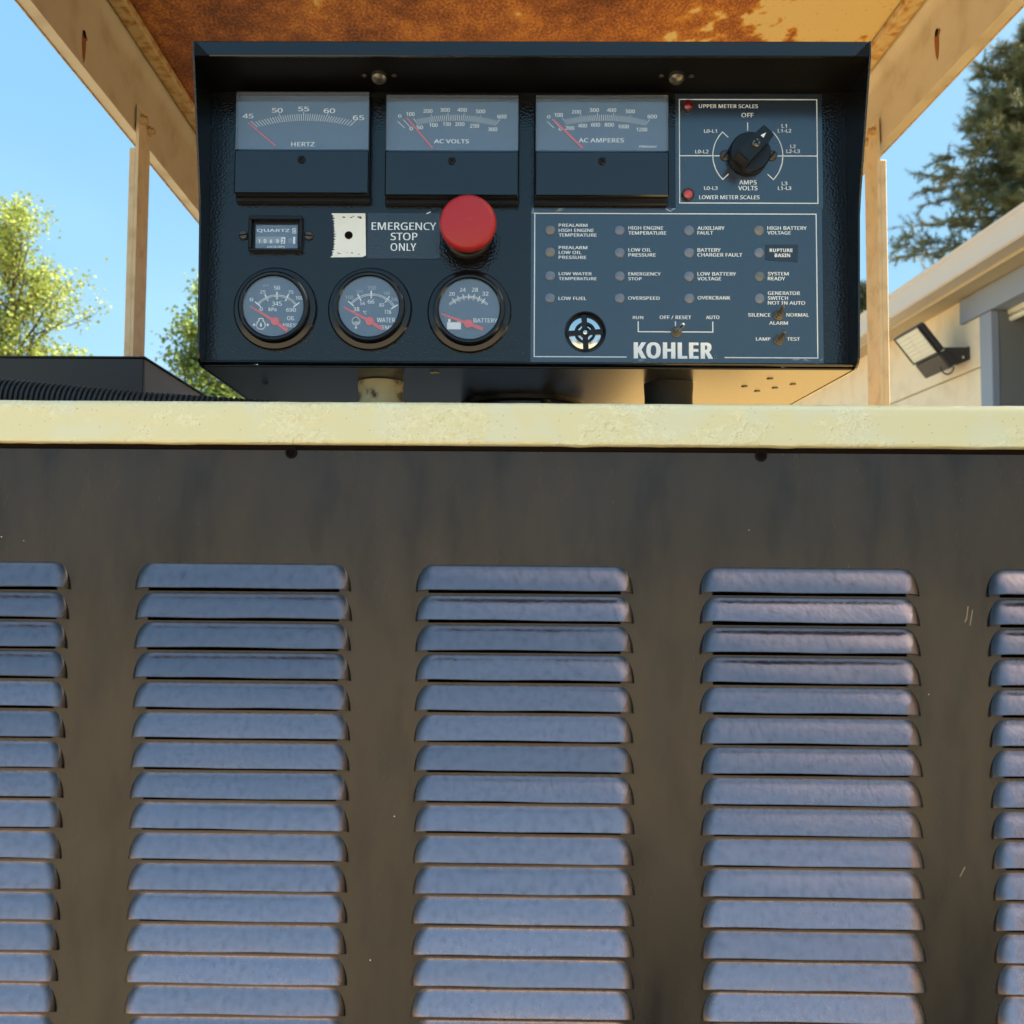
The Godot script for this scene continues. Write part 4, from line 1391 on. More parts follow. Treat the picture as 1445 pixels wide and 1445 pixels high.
func meters(box: Node3D, o: Vector3) -> void:
	var zd := -0.1621
	var frames := [
		["hertz meter with a single scale from 45 to 65", -0.21764, -0.10199, 1.86085, 1.91201, -0.21666, -0.10166, 1.82211, 1.86056],
		["AC volts meter with two scales, up to 600 and 300", -0.08826, 0.02631, 1.86023, 1.90966, -0.08768, 0.02624, 1.82064, 1.85963],
		["AC amperes meter with two scales, up to 600 and 1200", 0.04026, 0.15437, 1.86023, 1.90963, 0.04046, 0.15422, 1.82072, 1.85994],
	]
	var ms := []
	for f in frames:
		ms.append(panel_meter(box, o, f[0], f[1], f[2], f[7], f[3], f[4]))
	# hertz
	words(ms[0], o, zd, [["45", -0.21325, -0.20357, 1.89113, 1.89505], ["50", -0.18771, -0.17834, 1.89620, 1.90013], ["55", -0.16501, -0.15535, 1.89750, 1.90142], ["60", -0.14274, -0.13278, 1.89582, 1.89990], ["65", -0.11737, -0.10741, 1.88975, 1.89383]], M.print, false)
	words(ms[0], o, zd, [["HERTZ", -0.17042, -0.15021, 1.86634, 1.87009]], M.print, false)
	var o2 := Vector2(o.x, o.y)
	var pv := Vector2(-0.15948, 1.84683) - o2
	var ci := Vector2(-0.15742, 1.73069) - o2
	var ri := (Vector2(-0.16023, 1.88903)).distance_to(Vector2(-0.15742, 1.73069))
	meter_scale(ms[0], pv, ci, ri, deg_to_rad(-48.0), deg_to_rad(46.5), 40, 10, 0.0060, 0.00042, zd - o.z)
	needle(ms[0], o, Vector2(-0.18355, 1.86581), Vector2(-0.20758, 1.88643), 0.0009)
	# volts and amperes
	for k in 2:
		var m: Node = ms[k + 1]
		var n := zd - o.z
		if k == 0:
			words(m, o, zd, [["0", -0.07800, -0.07520, 1.89201, 1.89469], ["100", -0.07111, -0.06382, 1.89336, 1.89681], ["200", -0.05637, -0.04834, 1.89627, 1.89952], ["300", -0.04162, -0.03340, 1.89725, 1.90051], ["400", -0.02686, -0.01865, 1.89728, 1.90053], ["500", -0.01080, -0.00277, 1.89597, 1.89922], ["600", 0.00770, 0.01572, 1.89142, 1.89467],
				["0", -0.06815, -0.06517, 1.88074, 1.88380], ["50", -0.06200, -0.05640, 1.88171, 1.88496], ["100", -0.05101, -0.04373, 1.88384, 1.88709], ["150", -0.03925, -0.03235, 1.88463, 1.88788], ["200", -0.02880, -0.02059, 1.88465, 1.88790], ["250", -0.01592, -0.00790, 1.88315, 1.88640], ["300", -0.00023, 0.00778, 1.88013, 1.88338], ["AC VOLTS", -0.04675, -0.01655, 1.86937, 1.87280]], M.print, false)
			needle(m, o, Vector2(-0.04780, 1.86418), Vector2(-0.07012, 1.89049), 0.0010)
		else:
			words(m, o, zd, [["0", 0.05075, 0.05354, 1.89150, 1.89436], ["100", 0.05708, 0.06434, 1.89285, 1.89629], ["200", 0.07196, 0.07997, 1.89575, 1.89900], ["300", 0.08741, 0.09541, 1.89731, 1.90055], ["400", 0.10229, 0.11029, 1.89733, 1.90058], ["500", 0.11847, 0.12646, 1.89622, 1.89947], ["600", 0.13723, 0.14540, 1.89168, 1.89492],
				["0", 0.06084, 0.06363, 1.88083, 1.88350], ["200", 0.06642, 0.07423, 1.88142, 1.88466], ["400", 0.07738, 0.08519, 1.88354, 1.88678], ["600", 0.08873, 0.09653, 1.88433, 1.88757], ["800", 0.10025, 0.10843, 1.88435, 1.88760], ["1000", 0.11196, 0.12124, 1.88285, 1.88609], ["1200", 0.12774, 0.13702, 1.88022, 1.88346], ["AC AMPERES", 0.07797, 0.11696, 1.87043, 1.87405], ["P8X5AAC", 0.13013, 0.14533, 1.86596, 1.86767]], M.print, false)
			needle(m, o, Vector2(0.08132, 1.86449), Vector2(0.05635, 1.88921), 0.0014)
		var dx := (Vector2(0.09858, 1.88968) - Vector2(-0.03051, 1.88942)) if k == 1 else Vector2.ZERO
		var p2 := Vector2(-0.03009, 1.84348) - o2 + dx
		var c2 := Vector2(-0.02917, 1.74193) - o2 + dx
		var r2 := (Vector2(-0.03051, 1.88923)).distance_to(Vector2(-0.02917, 1.74193))
		meter_scale(m, p2, c2, r2, deg_to_rad(-36.0), deg_to_rad(40.5), 40, 8, 0.0052, 0.00036, n)
		var b := MB.new()
		for a in [-47.0, -43.0]:
			var d := Vector2(sin(deg_to_rad(a)), cos(deg_to_rad(a)))
			var s := ellipse_hit(p2, d, c2, r2)
			b.bar(p2 + d * s, p2 + d * (s + 0.0085), 0.0004, n, n + 0.00012)
		obj("low_marks", b, M.print, m)

func needle(m: Node, o: Vector3, a: Vector2, tip: Vector2, w: float) -> void:
	var b := MB.new()
	var o2 := Vector2(o.x, o.y)
	b.bar(a - o2, tip - o2, w, -0.1600 - o.z, -0.1595 - o.z)
	obj("needle", b, M.needle, m)

func gauges(box: Node3D, o: Vector3) -> void:
	var o2 := Vector2(o.x, o.y)
	var list := [[Vector2(-0.18271, 1.72540), Vector2(-0.18105, 1.71257), Vector2(-0.20280, 1.72575), Vector2(-0.17045, 1.70456), "oil pressure gauge with needle at zero"], [Vector2(-0.10089, 1.72552), Vector2(-0.09996, 1.71308), Vector2(-0.12225, 1.72514), Vector2(-0.08939, 1.70640), "water temperature gauge with hazed glass"], [Vector2(-0.01516, 1.72381), Vector2(-0.01581, 1.71139), Vector2(-0.03913, 1.71994), Vector2(-0.00347, 1.70675), "battery voltage gauge with a short scale from 20 to 32"]]
	for k in 3:
		var q: Array = list[k]
		var c: Vector2 = q[0] - o2
		var xf := Transform3D(Basis.IDENTITY, Vector3(c.x, c.y, -0.170 - o.z))
		var b := MB.new()
		b.lathe([Vector2(0.0362, -0.001), Vector2(0.0362, 0.0020), Vector2(0.0350, 0.0032), Vector2(0.0318, 0.0040), Vector2(0.0308, 0.0042), Vector2(0.0308, 0.0092), Vector2(0.0302, 0.0112), Vector2(0.0290, 0.0120), Vector2(0.0272, 0.0118), Vector2(0.0262, 0.0108), Vector2(0.0258, 0.0080), Vector2(0.0258, 0.0076), Vector2(0.0, 0.0076), Vector2(0.0, -0.001)], xf, 64)
		var g := obj("round_gauge", b, M.gauge_bezel, box, 25.0)
		tag(g, q[4])
		b = MB.new()
		b.lathe([Vector2(0, 0.0078), Vector2(0.0257, 0.0078), Vector2(0.0257, 0.0084), Vector2(0, 0.0084)], xf, 48)
		obj("dial", b, M.gauge_dial, g)
		b = MB.new()
		b.lathe([Vector2(0, 0.01085), Vector2(0.0259, 0.01085), Vector2(0.0259, 0.01105), Vector2(0, 0.01105)], xf, 48)
		obj("glass", b, M.glass, g)
		# needle: tapering blade, hub and tail
		var hub: Vector2 = q[1] - o2
		var tip: Vector2 = q[2] - o2
		var tail: Vector2 = q[3] - o2
		var d := (tip - hub).normalized()
		var nn := Vector2(-d.y, d.x)
		b = MB.new()
		var zn := -0.1610 - o.z
		b.prism(PackedVector2Array([tip + nn * 0.0005, tip - nn * 0.0005, hub - nn * 0.0013, tail - nn * 0.0015, tail + nn * 0.0015, hub + nn * 0.0013]), zn, zn + 0.0004)
		b.lathe([Vector2(0.0036, 0), Vector2(0.0036, 0.0008), Vector2(0.0030, 0.0011), Vector2(0, 0.0011)], Transform3D(Basis.IDENTITY, Vector3(hub.x, hub.y, zn + 0.0001)), 24)
		obj("needle", b, M.needle, g)
		var zt := -0.16155 - o.z
		b = MB.new()
		if k < 2:
			var cc: Vector2 = (Vector2(-0.18007, 1.71395) if k == 0 else Vector2(-0.09876, 1.71309)) - o2
			var rr := (Vector2(-0.18007, 1.71395)).distance_to(Vector2(-0.18048, 1.73531)) if k == 0 else (Vector2(-0.09876, 1.71309)).distance_to(Vector2(-0.09908, 1.73658))
			var a0 := deg_to_rad(140.0) if k == 0 else deg_to_rad(139.0)
			var a1 := deg_to_rad(38.0) if k == 0 else deg_to_rad(33.0)
			b.arc(cc, rr + 0.0004, 0.00045, a0, a1, zt, zt + 0.00012, 28)
			b.arc(cc, rr - 0.0008, 0.00045, a0, a1, zt, zt + 0.00012, 28)
			for a in ([140.0, 115.0, 90.0, 66.0, 38.0] if k == 0 else [139.0, 117.0, 91.0, 55.0, 33.0]):
				var e := Vector2(cos(deg_to_rad(a)), sin(deg_to_rad(a)))
				b.bar(cc + e * (rr - 0.0034), cc + e * (rr + 0.0032), 0.0010 if absf(a - 87.0) > 30.0 else 0.0012, zt + 0.00013, zt + 0.00025)
		else:
			var p0 := Vector2(-0.03204, 1.72800) - o2
			var p1 := Vector2(-0.01575, 1.73470) - o2
			var sag := p1.y - p0.y
			var half := p1.x - p0.x
			var rr := (half * half + sag * sag) / (2.0 * sag)
			var cc := p1 - Vector2(0, rr)
			var sp := asin(half / rr)
			b.arc(cc, rr + 0.0006, 0.0005, PI / 2 + sp, PI / 2 - sp, zt, zt + 0.00012, 24)
			b.arc(cc, rr - 0.0006, 0.0005, PI / 2 + sp, PI / 2 - sp, zt, zt + 0.00012, 24)
			for i in 7:
				var a := lerpf(sp * 0.73, -sp * 0.73, i / 6.0) + PI / 2
				var e := Vector2(cos(a), sin(a))
				b.bar(cc + e * (rr - 0.0026), cc + e * (rr + 0.0026), 0.0008, zt + 0.00013, zt + 0.00025)
		obj("scale_marks", b, M.print, g)
		var zl := -0.16155
		b = MB.new()
		if k == 0:
			words(g, o, zl, [["0", -0.20333, -0.20039, 1.73010, 1.73317], ["25", -0.19471, -0.19000, 1.73689, 1.73971], ["50", -0.18278, -0.17757, 1.74017, 1.74366], ["75", -0.17042, -0.16612, 1.73674, 1.73961], ["100", -0.16401, -0.15743, 1.73166, 1.73488], ["345", -0.18413, -0.17579, 1.72626, 1.73004], ["0", -0.19466, -0.19213, 1.72170, 1.72502], ["kPa", -0.18697, -0.18025, 1.72164, 1.72491], ["690", -0.17190, -0.16356, 1.72105, 1.72437], ["OIL", -0.17101, -0.16444, 1.71391, 1.71732], ["PRESS", -0.17443, -0.16054, 1.70784, 1.71100]], M.print, false)
			words(g, o, zl, [["psi", -0.19203, -0.18738, 1.74280, 1.74484]], M.faint_print, false)
			var oc := Vector2(-0.19337, 1.70970) - o2
			b.arc(oc, 0.0038, 0.0008, deg_to_rad(118.0), deg_to_rad(422.0), zt, zt + 0.00012, 28)
			var s := 0.00005
			for line in [[-36, 65, -36, 110], [-36, 110, 36, 110], [36, 110, 36, 65]]:
				b.bar(oc + Vector2(line[0], line[1]) * s, oc + Vector2(line[2], line[3]) * s, 0.0008, zt + 0.00001, zt + 0.00013)
			for sx in [-1.0, 1.0]:
				b.prism(PackedVector2Array([oc + Vector2(sx * 0.0046, 0), oc + Vector2(sx * 0.0058, 0.0014), oc + Vector2(sx * 0.0072, 0), oc + Vector2(sx * 0.0058, -0.0014)]), zt, zt + 0.00012)
			b.prism(PackedVector2Array([oc + Vector2(0, 0.0024), oc + Vector2(0.0011, -0.0005), oc + Vector2(0.0006, -0.0017), oc + Vector2(-0.0006, -0.0017), oc + Vector2(-0.0011, -0.0005)]), zt, zt + 0.00012)
		elif k == 1:
			words(g, o, zl, [["38", -0.11431, -0.10912, 1.72187, 1.72546], ["66", -0.10211, -0.09637, 1.72845, 1.73199], ["54", -0.10864, -0.10455, 1.72731, 1.73008], ["82", -0.09224, -0.08787, 1.72595, 1.72888], ["°C", -0.10607, -0.10269, 1.71925, 1.72234], ["116", -0.08752, -0.08195, 1.71967, 1.72321], ["WATER", -0.09408, -0.07842, 1.71249, 1.71635], ["TEMP", -0.09197, -0.08052, 1.70625, 1.70956]], M.print, false)
			words(g, o, zl, [["100", -0.12130, -0.11446, 1.73224, 1.73556], ["130", -0.11207, -0.10644, 1.73770, 1.74036], ["150", -0.10228, -0.09544, 1.74052, 1.74395], ["180", -0.08882, -0.08308, 1.73614, 1.73902], ["240", -0.08219, -0.07537, 1.73075, 1.73385]], M.faint_print, false)
			var oc := Vector2(-0.11181, 1.71330) - o2
			b.arc(oc, 0.0033, 0.0006, 0.0, TAU, zt, zt + 0.00012, 28)
			b.bar(oc + Vector2(-0.0031, -0.0010), oc + Vector2(0.0031, -0.0010), 0.0005, zt + 0.00013, zt + 0.00025)
			b.bar(oc + Vector2(-0.0020, -0.0019), oc + Vector2(0.0020, -0.0019), 0.0004, zt + 0.00013, zt + 0.00025)
			b.bar(oc + Vector2(0, 0.0033), oc + Vector2(0, 0.0044), 0.0006, zt + 0.00013, zt + 0.00025)
			b.bar(oc + Vector2(0, -0.0034), oc + Vector2(0, -0.0052), 0.0005, zt + 0.00013, zt + 0.00025)
			b.arc(oc + Vector2(0, -0.0056), 0.0005, 0.001, 0.0, TAU, zt + 0.00013, zt + 0.00025, 12)
		else:
			words(g, o, zl, [["20", -0.03263, -0.02760, 1.73566, 1.73885], ["24", -0.02335, -0.01831, 1.73915, 1.74247], ["28", -0.01303, -0.00787, 1.73919, 1.74264], ["32", -0.00407, 0.00121, 1.73591, 1.73923], ["BATTERY", -0.01143, 0.00891, 1.71261, 1.71617]], M.print, false)
			var b0 := Vector2(-0.03398, 1.70660) - o2
			var b1 := Vector2(-0.02210, 1.71264) - o2
			b.prism(PackedVector2Array([b0, Vector2(b0.x, b1.y), b1, Vector2(b1.x, b0.y)]), zt, zt + 0.00012)
			for f in [0.16, 0.84]:
				var tx := lerpf(b0.x, b1.x, f)
				b.prism(PackedVector2Array([Vector2(tx - 0.0010, b1.y + 0.0002), Vector2(tx - 0.0010, b1.y + 0.0028), Vector2(tx + 0.0010, b1.y + 0.0028), Vector2(tx + 0.0010, b1.y + 0.0002)]), zt, zt + 0.00012)
		obj("symbol", b, M.print, g)

func left_bits(box: Node3D, o: Vector3) -> void:
	var o2 := Vector2(o.x, o.y)
	var off := Transform3D(Basis.IDENTITY, -o)
	# hour meter
	var h0 := Vector2(-0.20664, 1.77487)
	var h1 := Vector2(-0.16004, 1.80615)
	var b := MB.new()
	var w := 0.0028
	for q in [[h0.x, h1.x, h1.y - w * 1.3, h1.y], [h0.x, h1.x, h0.y, h0.y + w * 0.9], [h0.x, h0.x + w, h0.y + w * 0.9, h1.y - w * 1.3], [h1.x - w, h1.x, h0.y + w * 0.9, h1.y - w * 1.3]]:
		b.box(Vector3(q[0] + 0.00005, q[2] + 0.00005, -0.1702), Vector3(q[1] - 0.00005, q[3] - 0.00005, -0.1640), 0.0006, off)
	b.box(Vector3(h0.x + w, h0.y + w * 0.9, -0.1702), Vector3(h1.x - w, h1.y - w * 1.3, -0.1696), 0.0, off)
	var m := obj("hour_meter", b, M.black_plastic, box)
	tag(m, "small black quartz hour meter with five digits")
	b = MB.new()
	var d0 := Vector2(-0.20115, 1.77815)
	var d1 := Vector2(-0.16458, 1.79913)
	b.box(Vector3(d0.x, d0.y, -0.1695), Vector3(d1.x, d1.y, -0.1690), 0.0002, off)
	obj("dial", b, M.dial, m)
	b = MB.new()
	var e0 := Vector2(-0.20092, 1.78299)
	var e1 := Vector2(-0.17527, 1.78895)
	b.box(Vector3(e0.x, e0.y, -0.16899), Vector3(e1.x, e1.y, -0.1687), 0.0, off)
	obj("digit_window", b, M.digit_band, m)
	b = MB.new()
	e0 = Vector2(-0.17882, 1.78263)
	e1 = Vector2(-0.17537, 1.78827)
	b.box(Vector3(e0.x, e0.y, -0.16869), Vector3(e1.x, e1.y, -0.1685), 0.0, off)
	e0 = Vector2(-0.16850, 1.78266)
	e1 = Vector2(-0.16661, 1.78875)
	b.box(Vector3(e0.x, e0.y, -0.16869), Vector3(e1.x, e1.y, -0.1685), 0.0, off)
	obj("tenths_wheel", b, M.print, m)
	words(m, o, -0.1688, [["QUARTZ", -0.20014, -0.17182, 1.79252, 1.79567], ["HOURS", -0.19064, -0.17566, 1.77889, 1.78081]], M.print, false)
	words(m, o, -0.16855, [["1", -0.19851, -0.19718, 1.78312, 1.78661], ["0", -0.19396, -0.19174, 1.78336, 1.78685], ["8", -0.18874, -0.18652, 1.78304, 1.78620], ["9", -0.18319, -0.18097, 1.78306, 1.78667]], M.print, true)
	words(m, o, -0.1684, [["2", -0.17831, -0.17598, 1.78308, 1.78714]], M.label, true)
	words(m, o, -0.1684, [["1/10", -0.17254, -0.16921, 1.78333, 1.78739]], M.faint_print, true)
	b = MB.new()
	var s0 := Vector2(-0.16900, 1.79201) - o2
	var s1 := Vector2(-0.16630, 1.79608) - o2
	var zz := -0.1688 - o.z
	for ln in [[s0, Vector2(s0.x, s1.y)], [Vector2(s0.x, s1.y), s1], [s1, Vector2(s1.x, s0.y)], [Vector2(s1.x, s0.y), s0]]:
		b.bar(ln[0], ln[1], 0.0005, zz, zz + 0.0001)
	var sm := (s0 + s1) / 2
	b.bar(Vector2(sm.x, s0.y + 0.0012), Vector2(sm.x, s1.y - 0.0012), 0.0006, zz, zz + 0.0001)
	b.bar(Vector2(sm.x - 0.0008, s0.y + 0.0012), Vector2(sm.x + 0.0008, s0.y + 0.0012), 0.0005, zz + 0.00011, zz + 0.0002)
	b.bar(Vector2(sm.x - 0.0008, s1.y - 0.0012), Vector2(sm.x + 0.0008, s1.y - 0.0012), 0.0005, zz + 0.00011, zz + 0.0002)
	obj("symbol", b, M.print, m)
	b = MB.new()
	b.box(Vector3(d0.x, d0.y, -0.1682), Vector3(d1.x, d1.y, -0.1680), 0.0, off)
	obj("window", b, M.glass, m)
	for q in [Vector2(-0.21185, 1.79017), Vector2(-0.15520, 1.78992)]:
		screw(box, "screw", Vector3(q.x, q.y, -0.1698) - o, 0.0041, M.dull_screw, 0.15 if q.x < -0.18 else -0.1)
	# torn white sticker with a hole
	b = MB.new()
	var edge := PackedVector2Array()
	var t0 := Vector2(-0.13583, 1.77116) - o2
	var t1 := Vector2(-0.10521, 1.81012) - o2
	edge.append(Vector2(t1.x - 0.001, t1.y)); edge.append(Vector2(t1.x, t0.y + 0.0018)); edge.append(Vector2(t1.x - 0.003, t0.y + 0.0004)); edge.append(t0)
	var nz := 34
	for i in range(1, nz):
		var f := float(i) / nz
		var bulge := 0.0022 * sin(f * PI) + 0.0008
		edge.append(Vector2(t0.x + bulge + (0.0011 if i % 2 == 0 else -0.0006) * rng.randf_range(0.3, 1.7), lerpf(t0.y, t1.y, f) + rng.randf_range(-0.0003, 0.0003)))
	edge.append(Vector2(t0.x + 0.0008, t1.y))
	b.prism(edge, -0.1699 - o.z, -0.1696 - o.z)
	var tp := obj("torn_sticker", b, M.tape, box)
	tag(tp, "torn white sticker with a dark hole in it")
	b = MB.new()
	var hc := Vector2(-0.12041, 1.79068) - o2
	b.lathe([Vector2(0, 0.0), Vector2(0.0035, 0.0), Vector2(0.0035, 0.0003), Vector2(0, 0.0003)], Transform3D(Basis.IDENTITY, Vector3(hc.x, hc.y, -0.1696 - o.z)), 20)
	obj("hole", b, M.void, tp)
	b = MB.new()
	for q in [[Vector2(-0.12487, 1.80654), 0.0024], [Vector2(-0.11847, 1.80630), 0.0019], [Vector2(-0.11669, 1.80735), 0.0014], [Vector2(-0.11130, 1.80659), 0.0032], [Vector2(-0.11026, 1.80555), 0.0020], [Vector2(-0.12924, 1.77481), 0.0016], [Vector2(-0.12757, 1.77430), 0.0012], [Vector2(-0.11723, 1.77512), 0.0017], [Vector2(-0.11134, 1.77410), 0.0012], [Vector2(-0.12158, 1.77510), 0.0008]]:
		var p: Vector2 = q[0] - o2
		b.bar(p - Vector2(q[1] * 0.5, -0.0002), p + Vector2(q[1] * 0.5, 0.0003 * rng.randf_range(-1, 1)), q[1] * 0.38, -0.16955 - o.z, -0.1694 - o.z)
	obj("scuff", b, M.label, tp)
	# emergency stop label
	var l0 := Vector2(-0.10426, 1.76998)
	var l1 := Vector2(-0.04102, 1.81072)
	b = MB.new()
	b.box(Vector3(l0.x, l0.y, -0.1699), Vector3(l1.x, l1.y, -0.1695), 0.0002, off)
	var lb := obj("stop_label", b, M.stop_label, box)
	words(lb, o, -0.1694, [["EMERGENCY", -0.10057, -0.04448, 1.79553, 1.80203], ["STOP", -0.08396, -0.06073, 1.78644, 1.79293], ["ONLY", -0.08385, -0.06164, 1.77710, 1.78371]], M.print, false)
	b = MB.new()
	b.bar(Vector2(-0.05303, 1.80977) - o2, Vector2(-0.04947, 1.81148) - o2, 0.0009, -0.1694 - o.z, -0.1691 - o.z)
	obj("paint_fleck", b, M.print, lb)
	# red mushroom button
	var bc := Vector2(-0.01645, 1.79157) - o2
	var xf := Transform3D(Basis.IDENTITY, Vector3(bc.x, bc.y, -0.170 - o.z))
	b = MB.new()
	b.lathe([Vector2(0.0205, -0.001), Vector2(0.0205, 0.003), Vector2(0.019, 0.004), Vector2(0.0165, 0.004), Vector2(0.0165, 0.014), Vector2(0.013, 0.0145), Vector2(0.013, 0.0225), Vector2(0, 0.0225)], xf, 40)
	var rb := obj("stop_button", b, M.black_plastic, box)
	tag(rb, "big round red mushroom button")
	b = MB.new()
	var prof := [Vector2(0, 0.0226), Vector2(0.0205, 0.0226), Vector2(0.0226, 0.0232), Vector2(0.0237, 0.0250), Vector2(0.0240, 0.0285), Vector2(0.0237, 0.0315), Vector2(0.0228, 0.0334), Vector2(0.0210, 0.0346)]
	for i in range(1, 9):
		var f := i / 8.0
		prof.append(Vector2(0.0210 * (1.0 - f), 0.0346 + 0.0022 * (1.0 - (1.0 - f) * (1.0 - f))))
	b.lathe(prof, xf, 56)
	var cap := obj("cap", b, M.red_plastic, rb)
	b = MB.new()
	for q in [[0.0012, 0.0022, 0.0016, 0.9], [0.0026, 0.0010, 0.0011, -0.6], [0.0035, 0.0026, 0.0009, 1.4], [0.0002, 0.0005, 0.0012, 0.1], [-0.0100, 0.0060, 0.0010, 0.7], [0.0090, -0.0085, 0.0012, -0.3]]:
		var d: Vector2 = Vector2(cos(q[3]), sin(q[3])) * q[2] * 0.5
		var p: Vector2 = bc + Vector2(q[0], q[1])
		var rad := Vector2(q[0], q[1]).length() / 0.0210
		var zc := -0.170 - o.z + 0.0346 + 0.0022 * (1.0 - rad * rad)
		b.bar(p - d, p + d, 0.00035, zc - 0.0002, zc + 0.00008)
	obj("scuff", b, M.lamp_pink, cap)

func outline(b: MB, pts: Array, w: float, z: float) -> void:
	for i in pts.size() - 1:
		var a: Vector2 = pts[i]
		var c: Vector2 = pts[i + 1]
		var d := (c - a).normalized() * w * 0.5
		b.bar(a - d * (1.0 if i > 0 else 0.0), c + d * (-1.0 if i < pts.size() - 2 else 0.0), w, z, z + 0.0001)

func labels(box: Node3D, o: Vector3) -> void:
	var o2 := Vector2(o.x, o.y)
	var off := Transform3D(Basis.IDENTITY, -o)
	var z := -0.1694 - o.z
	var lw := 0.0008
	# lower, alarm part of the overlay, with the buzzer opening cut out
	var a0 := Vector2(0.03763, 1.68018)
	var a1 := Vector2(0.28840, 1.81571)
	var bc := Vector2(0.08472, 1.70691)
	var b := MB.new()
	var hb := 0.0195
	for q in [[a0.x, bc.x - hb, a0.y, a1.y], [bc.x + hb, a1.x, a0.y, a1.y], [bc.x - hb, bc.x + hb, bc.y + hb, a1.y], [bc.x - hb, bc.x + hb, a0.y, bc.y - hb]]:
		b.rect(q[0] - o.x, q[1] - o.x, q[2] - o.y, q[3] - o.y, z - 0.0001)
	b.holed(bc.x - hb - o.x, bc.x + hb - o.x, bc.y - hb - o.y, bc.y + hb - o.y, bc - o2, 0.0170, z - 0.0001, 32)
	b.begin()
	var rim := [Vector3(a0.x, a0.y, -0.1695) - o, Vector3(a1.x, a0.y, -0.1695) - o, Vector3(a1.x, a1.y, -0.1695) - o, Vector3(a0.x, a1.y, -0.1695) - o]
	for i in 4:
		var p: Vector3 = rim[i]
		var q: Vector3 = rim[(i + 1) % 4]
		b.quad(p, q, q - Vector3(0, 0, 0.0004), p - Vector3(0, 0, 0.0004))
	var al := obj("alarm_label", b, M.label, box)
	tag(al, "dark blue overlay with sixteen round alarm lamps")
	b = MB.new()
	var l := Vector2(0.04080, 1.81053) - o2
	var r := Vector2(0.28335, 1.68510) - o2
	var k0 := Vector2(0.12014, 1.68424) - o2
	var k1 := Vector2(0.20372, 1.68469) - o2
	outline(b, [Vector2(k0.x, r.y), Vector2(l.x, r.y), l, Vector2(r.x, l.y), r, Vector2(k1.x, r.y)], lw, z)
	# run / off / auto bracket
	var y0 := (Vector2(0.17743, 1.70718) - o2).y
	var y1 := (Vector2(0.17747, 1.71625) - o2).y
	var xa := (Vector2(0.13005, 1.71122) - o2).x
	var xb := (Vector2(0.19391, 1.71239) - o2).x
	var xm := (Vector2(0.16193, 1.71224) - o2).x
	outline(b, [Vector2(xa, y1), Vector2(xa, y0), Vector2(xb, y0), Vector2(xb, y1)], lw, z)
	b.bar(Vector2(xm, y1), Vector2(xm, y0 + 0.0005), lw, z, z + 0.0001)
	obj("border", b, M.print, al)
	words(al, o, -0.1694, [
		["PREALARM", 0.06151, 0.08639, 1.79886, 1.80145], ["HIGH ENGINE", 0.06152, 0.09179, 1.79434, 1.79703], ["TEMPERATURE", 0.06153, 0.09433, 1.79013, 1.79283],
		["PREALARM", 0.06157, 0.08621, 1.77913, 1.78182], ["LOW OIL", 0.06158, 0.08124, 1.77481, 1.77750], ["PRESSURE", 0.06159, 0.08537, 1.77052, 1.77321],
		["LOW WATER", 0.06164, 0.09014, 1.75623, 1.75881], ["TEMPERATURE", 0.06165, 0.09437, 1.75195, 1.75453], ["LOW FUEL", 0.06149, 0.08553, 1.73457, 1.73735],
		["HIGH ENGINE", 0.12162, 0.15163, 1.79649, 1.79940], ["TEMPERATURE", 0.12161, 0.15425, 1.79207, 1.79498], ["LOW OIL", 0.12160, 0.14134, 1.77719, 1.77999], ["PRESSURE", 0.12159, 0.14523, 1.77279, 1.77559],
		["EMERGENCY", 0.12158, 0.14951, 1.75627, 1.75895], ["STOP", 0.12157, 0.13306, 1.75205, 1.75462], ["OVERSPEED", 0.12135, 0.14860, 1.73506, 1.73784], ["RUN", 0.12543, 0.13437, 1.71826, 1.72082], ["OFF / RESET", 0.14843, 0.17552, 1.71834, 1.72130],
		["AUTO", 0.18808, 0.19960, 1.71848, 1.72147], ["AUXILIARY", 0.18117, 0.20445, 1.79652, 1.79954], ["FAULT", 0.18115, 0.19462, 1.79240, 1.79529], ["BATTERY", 0.18107, 0.20102, 1.77723, 1.78024], ["CHARGER FAULT", 0.18105, 0.21963, 1.77305, 1.77606],
		["LOW BATTERY", 0.18097, 0.21420, 1.75645, 1.75934], ["VOLTAGE", 0.18095, 0.20122, 1.75223, 1.75511], ["OVERCRANK", 0.18110, 0.20911, 1.73547, 1.73846], ["HIGH BATTERY", 0.24129, 0.27513, 1.79675, 1.79976], ["VOLTAGE", 0.24125, 0.26141, 1.79263, 1.79552],
		["SYSTEM", 0.24140, 0.25928, 1.75679, 1.75967], ["READY", 0.24136, 0.25618, 1.75247, 1.75547], ["GENERATOR", 0.24125, 0.26886, 1.73980, 1.74279], ["SWITCH", 0.24121, 0.25848, 1.73547, 1.73846], ["NOT IN AUTO", 0.24117, 0.27300, 1.73132, 1.73431],
		["SILENCE", 0.22429, 0.24331, 1.72082, 1.72368], ["NORMAL", 0.25693, 0.27617, 1.72097, 1.72383], ["ALARM", 0.24219, 0.25815, 1.71385, 1.71672], ["LAMP", 0.23081, 0.24312, 1.69997, 1.70271], ["TEST", 0.25719, 0.26832, 1.70009, 1.70283]], M.print, false)
	var z3 := -0.1694
	# the maker's name in heavy letters, with a small ring after it
	words(al, o, z3, [["KOHLER", 0.12663, 0.19356, 1.68393, 1.69800]], M.print)
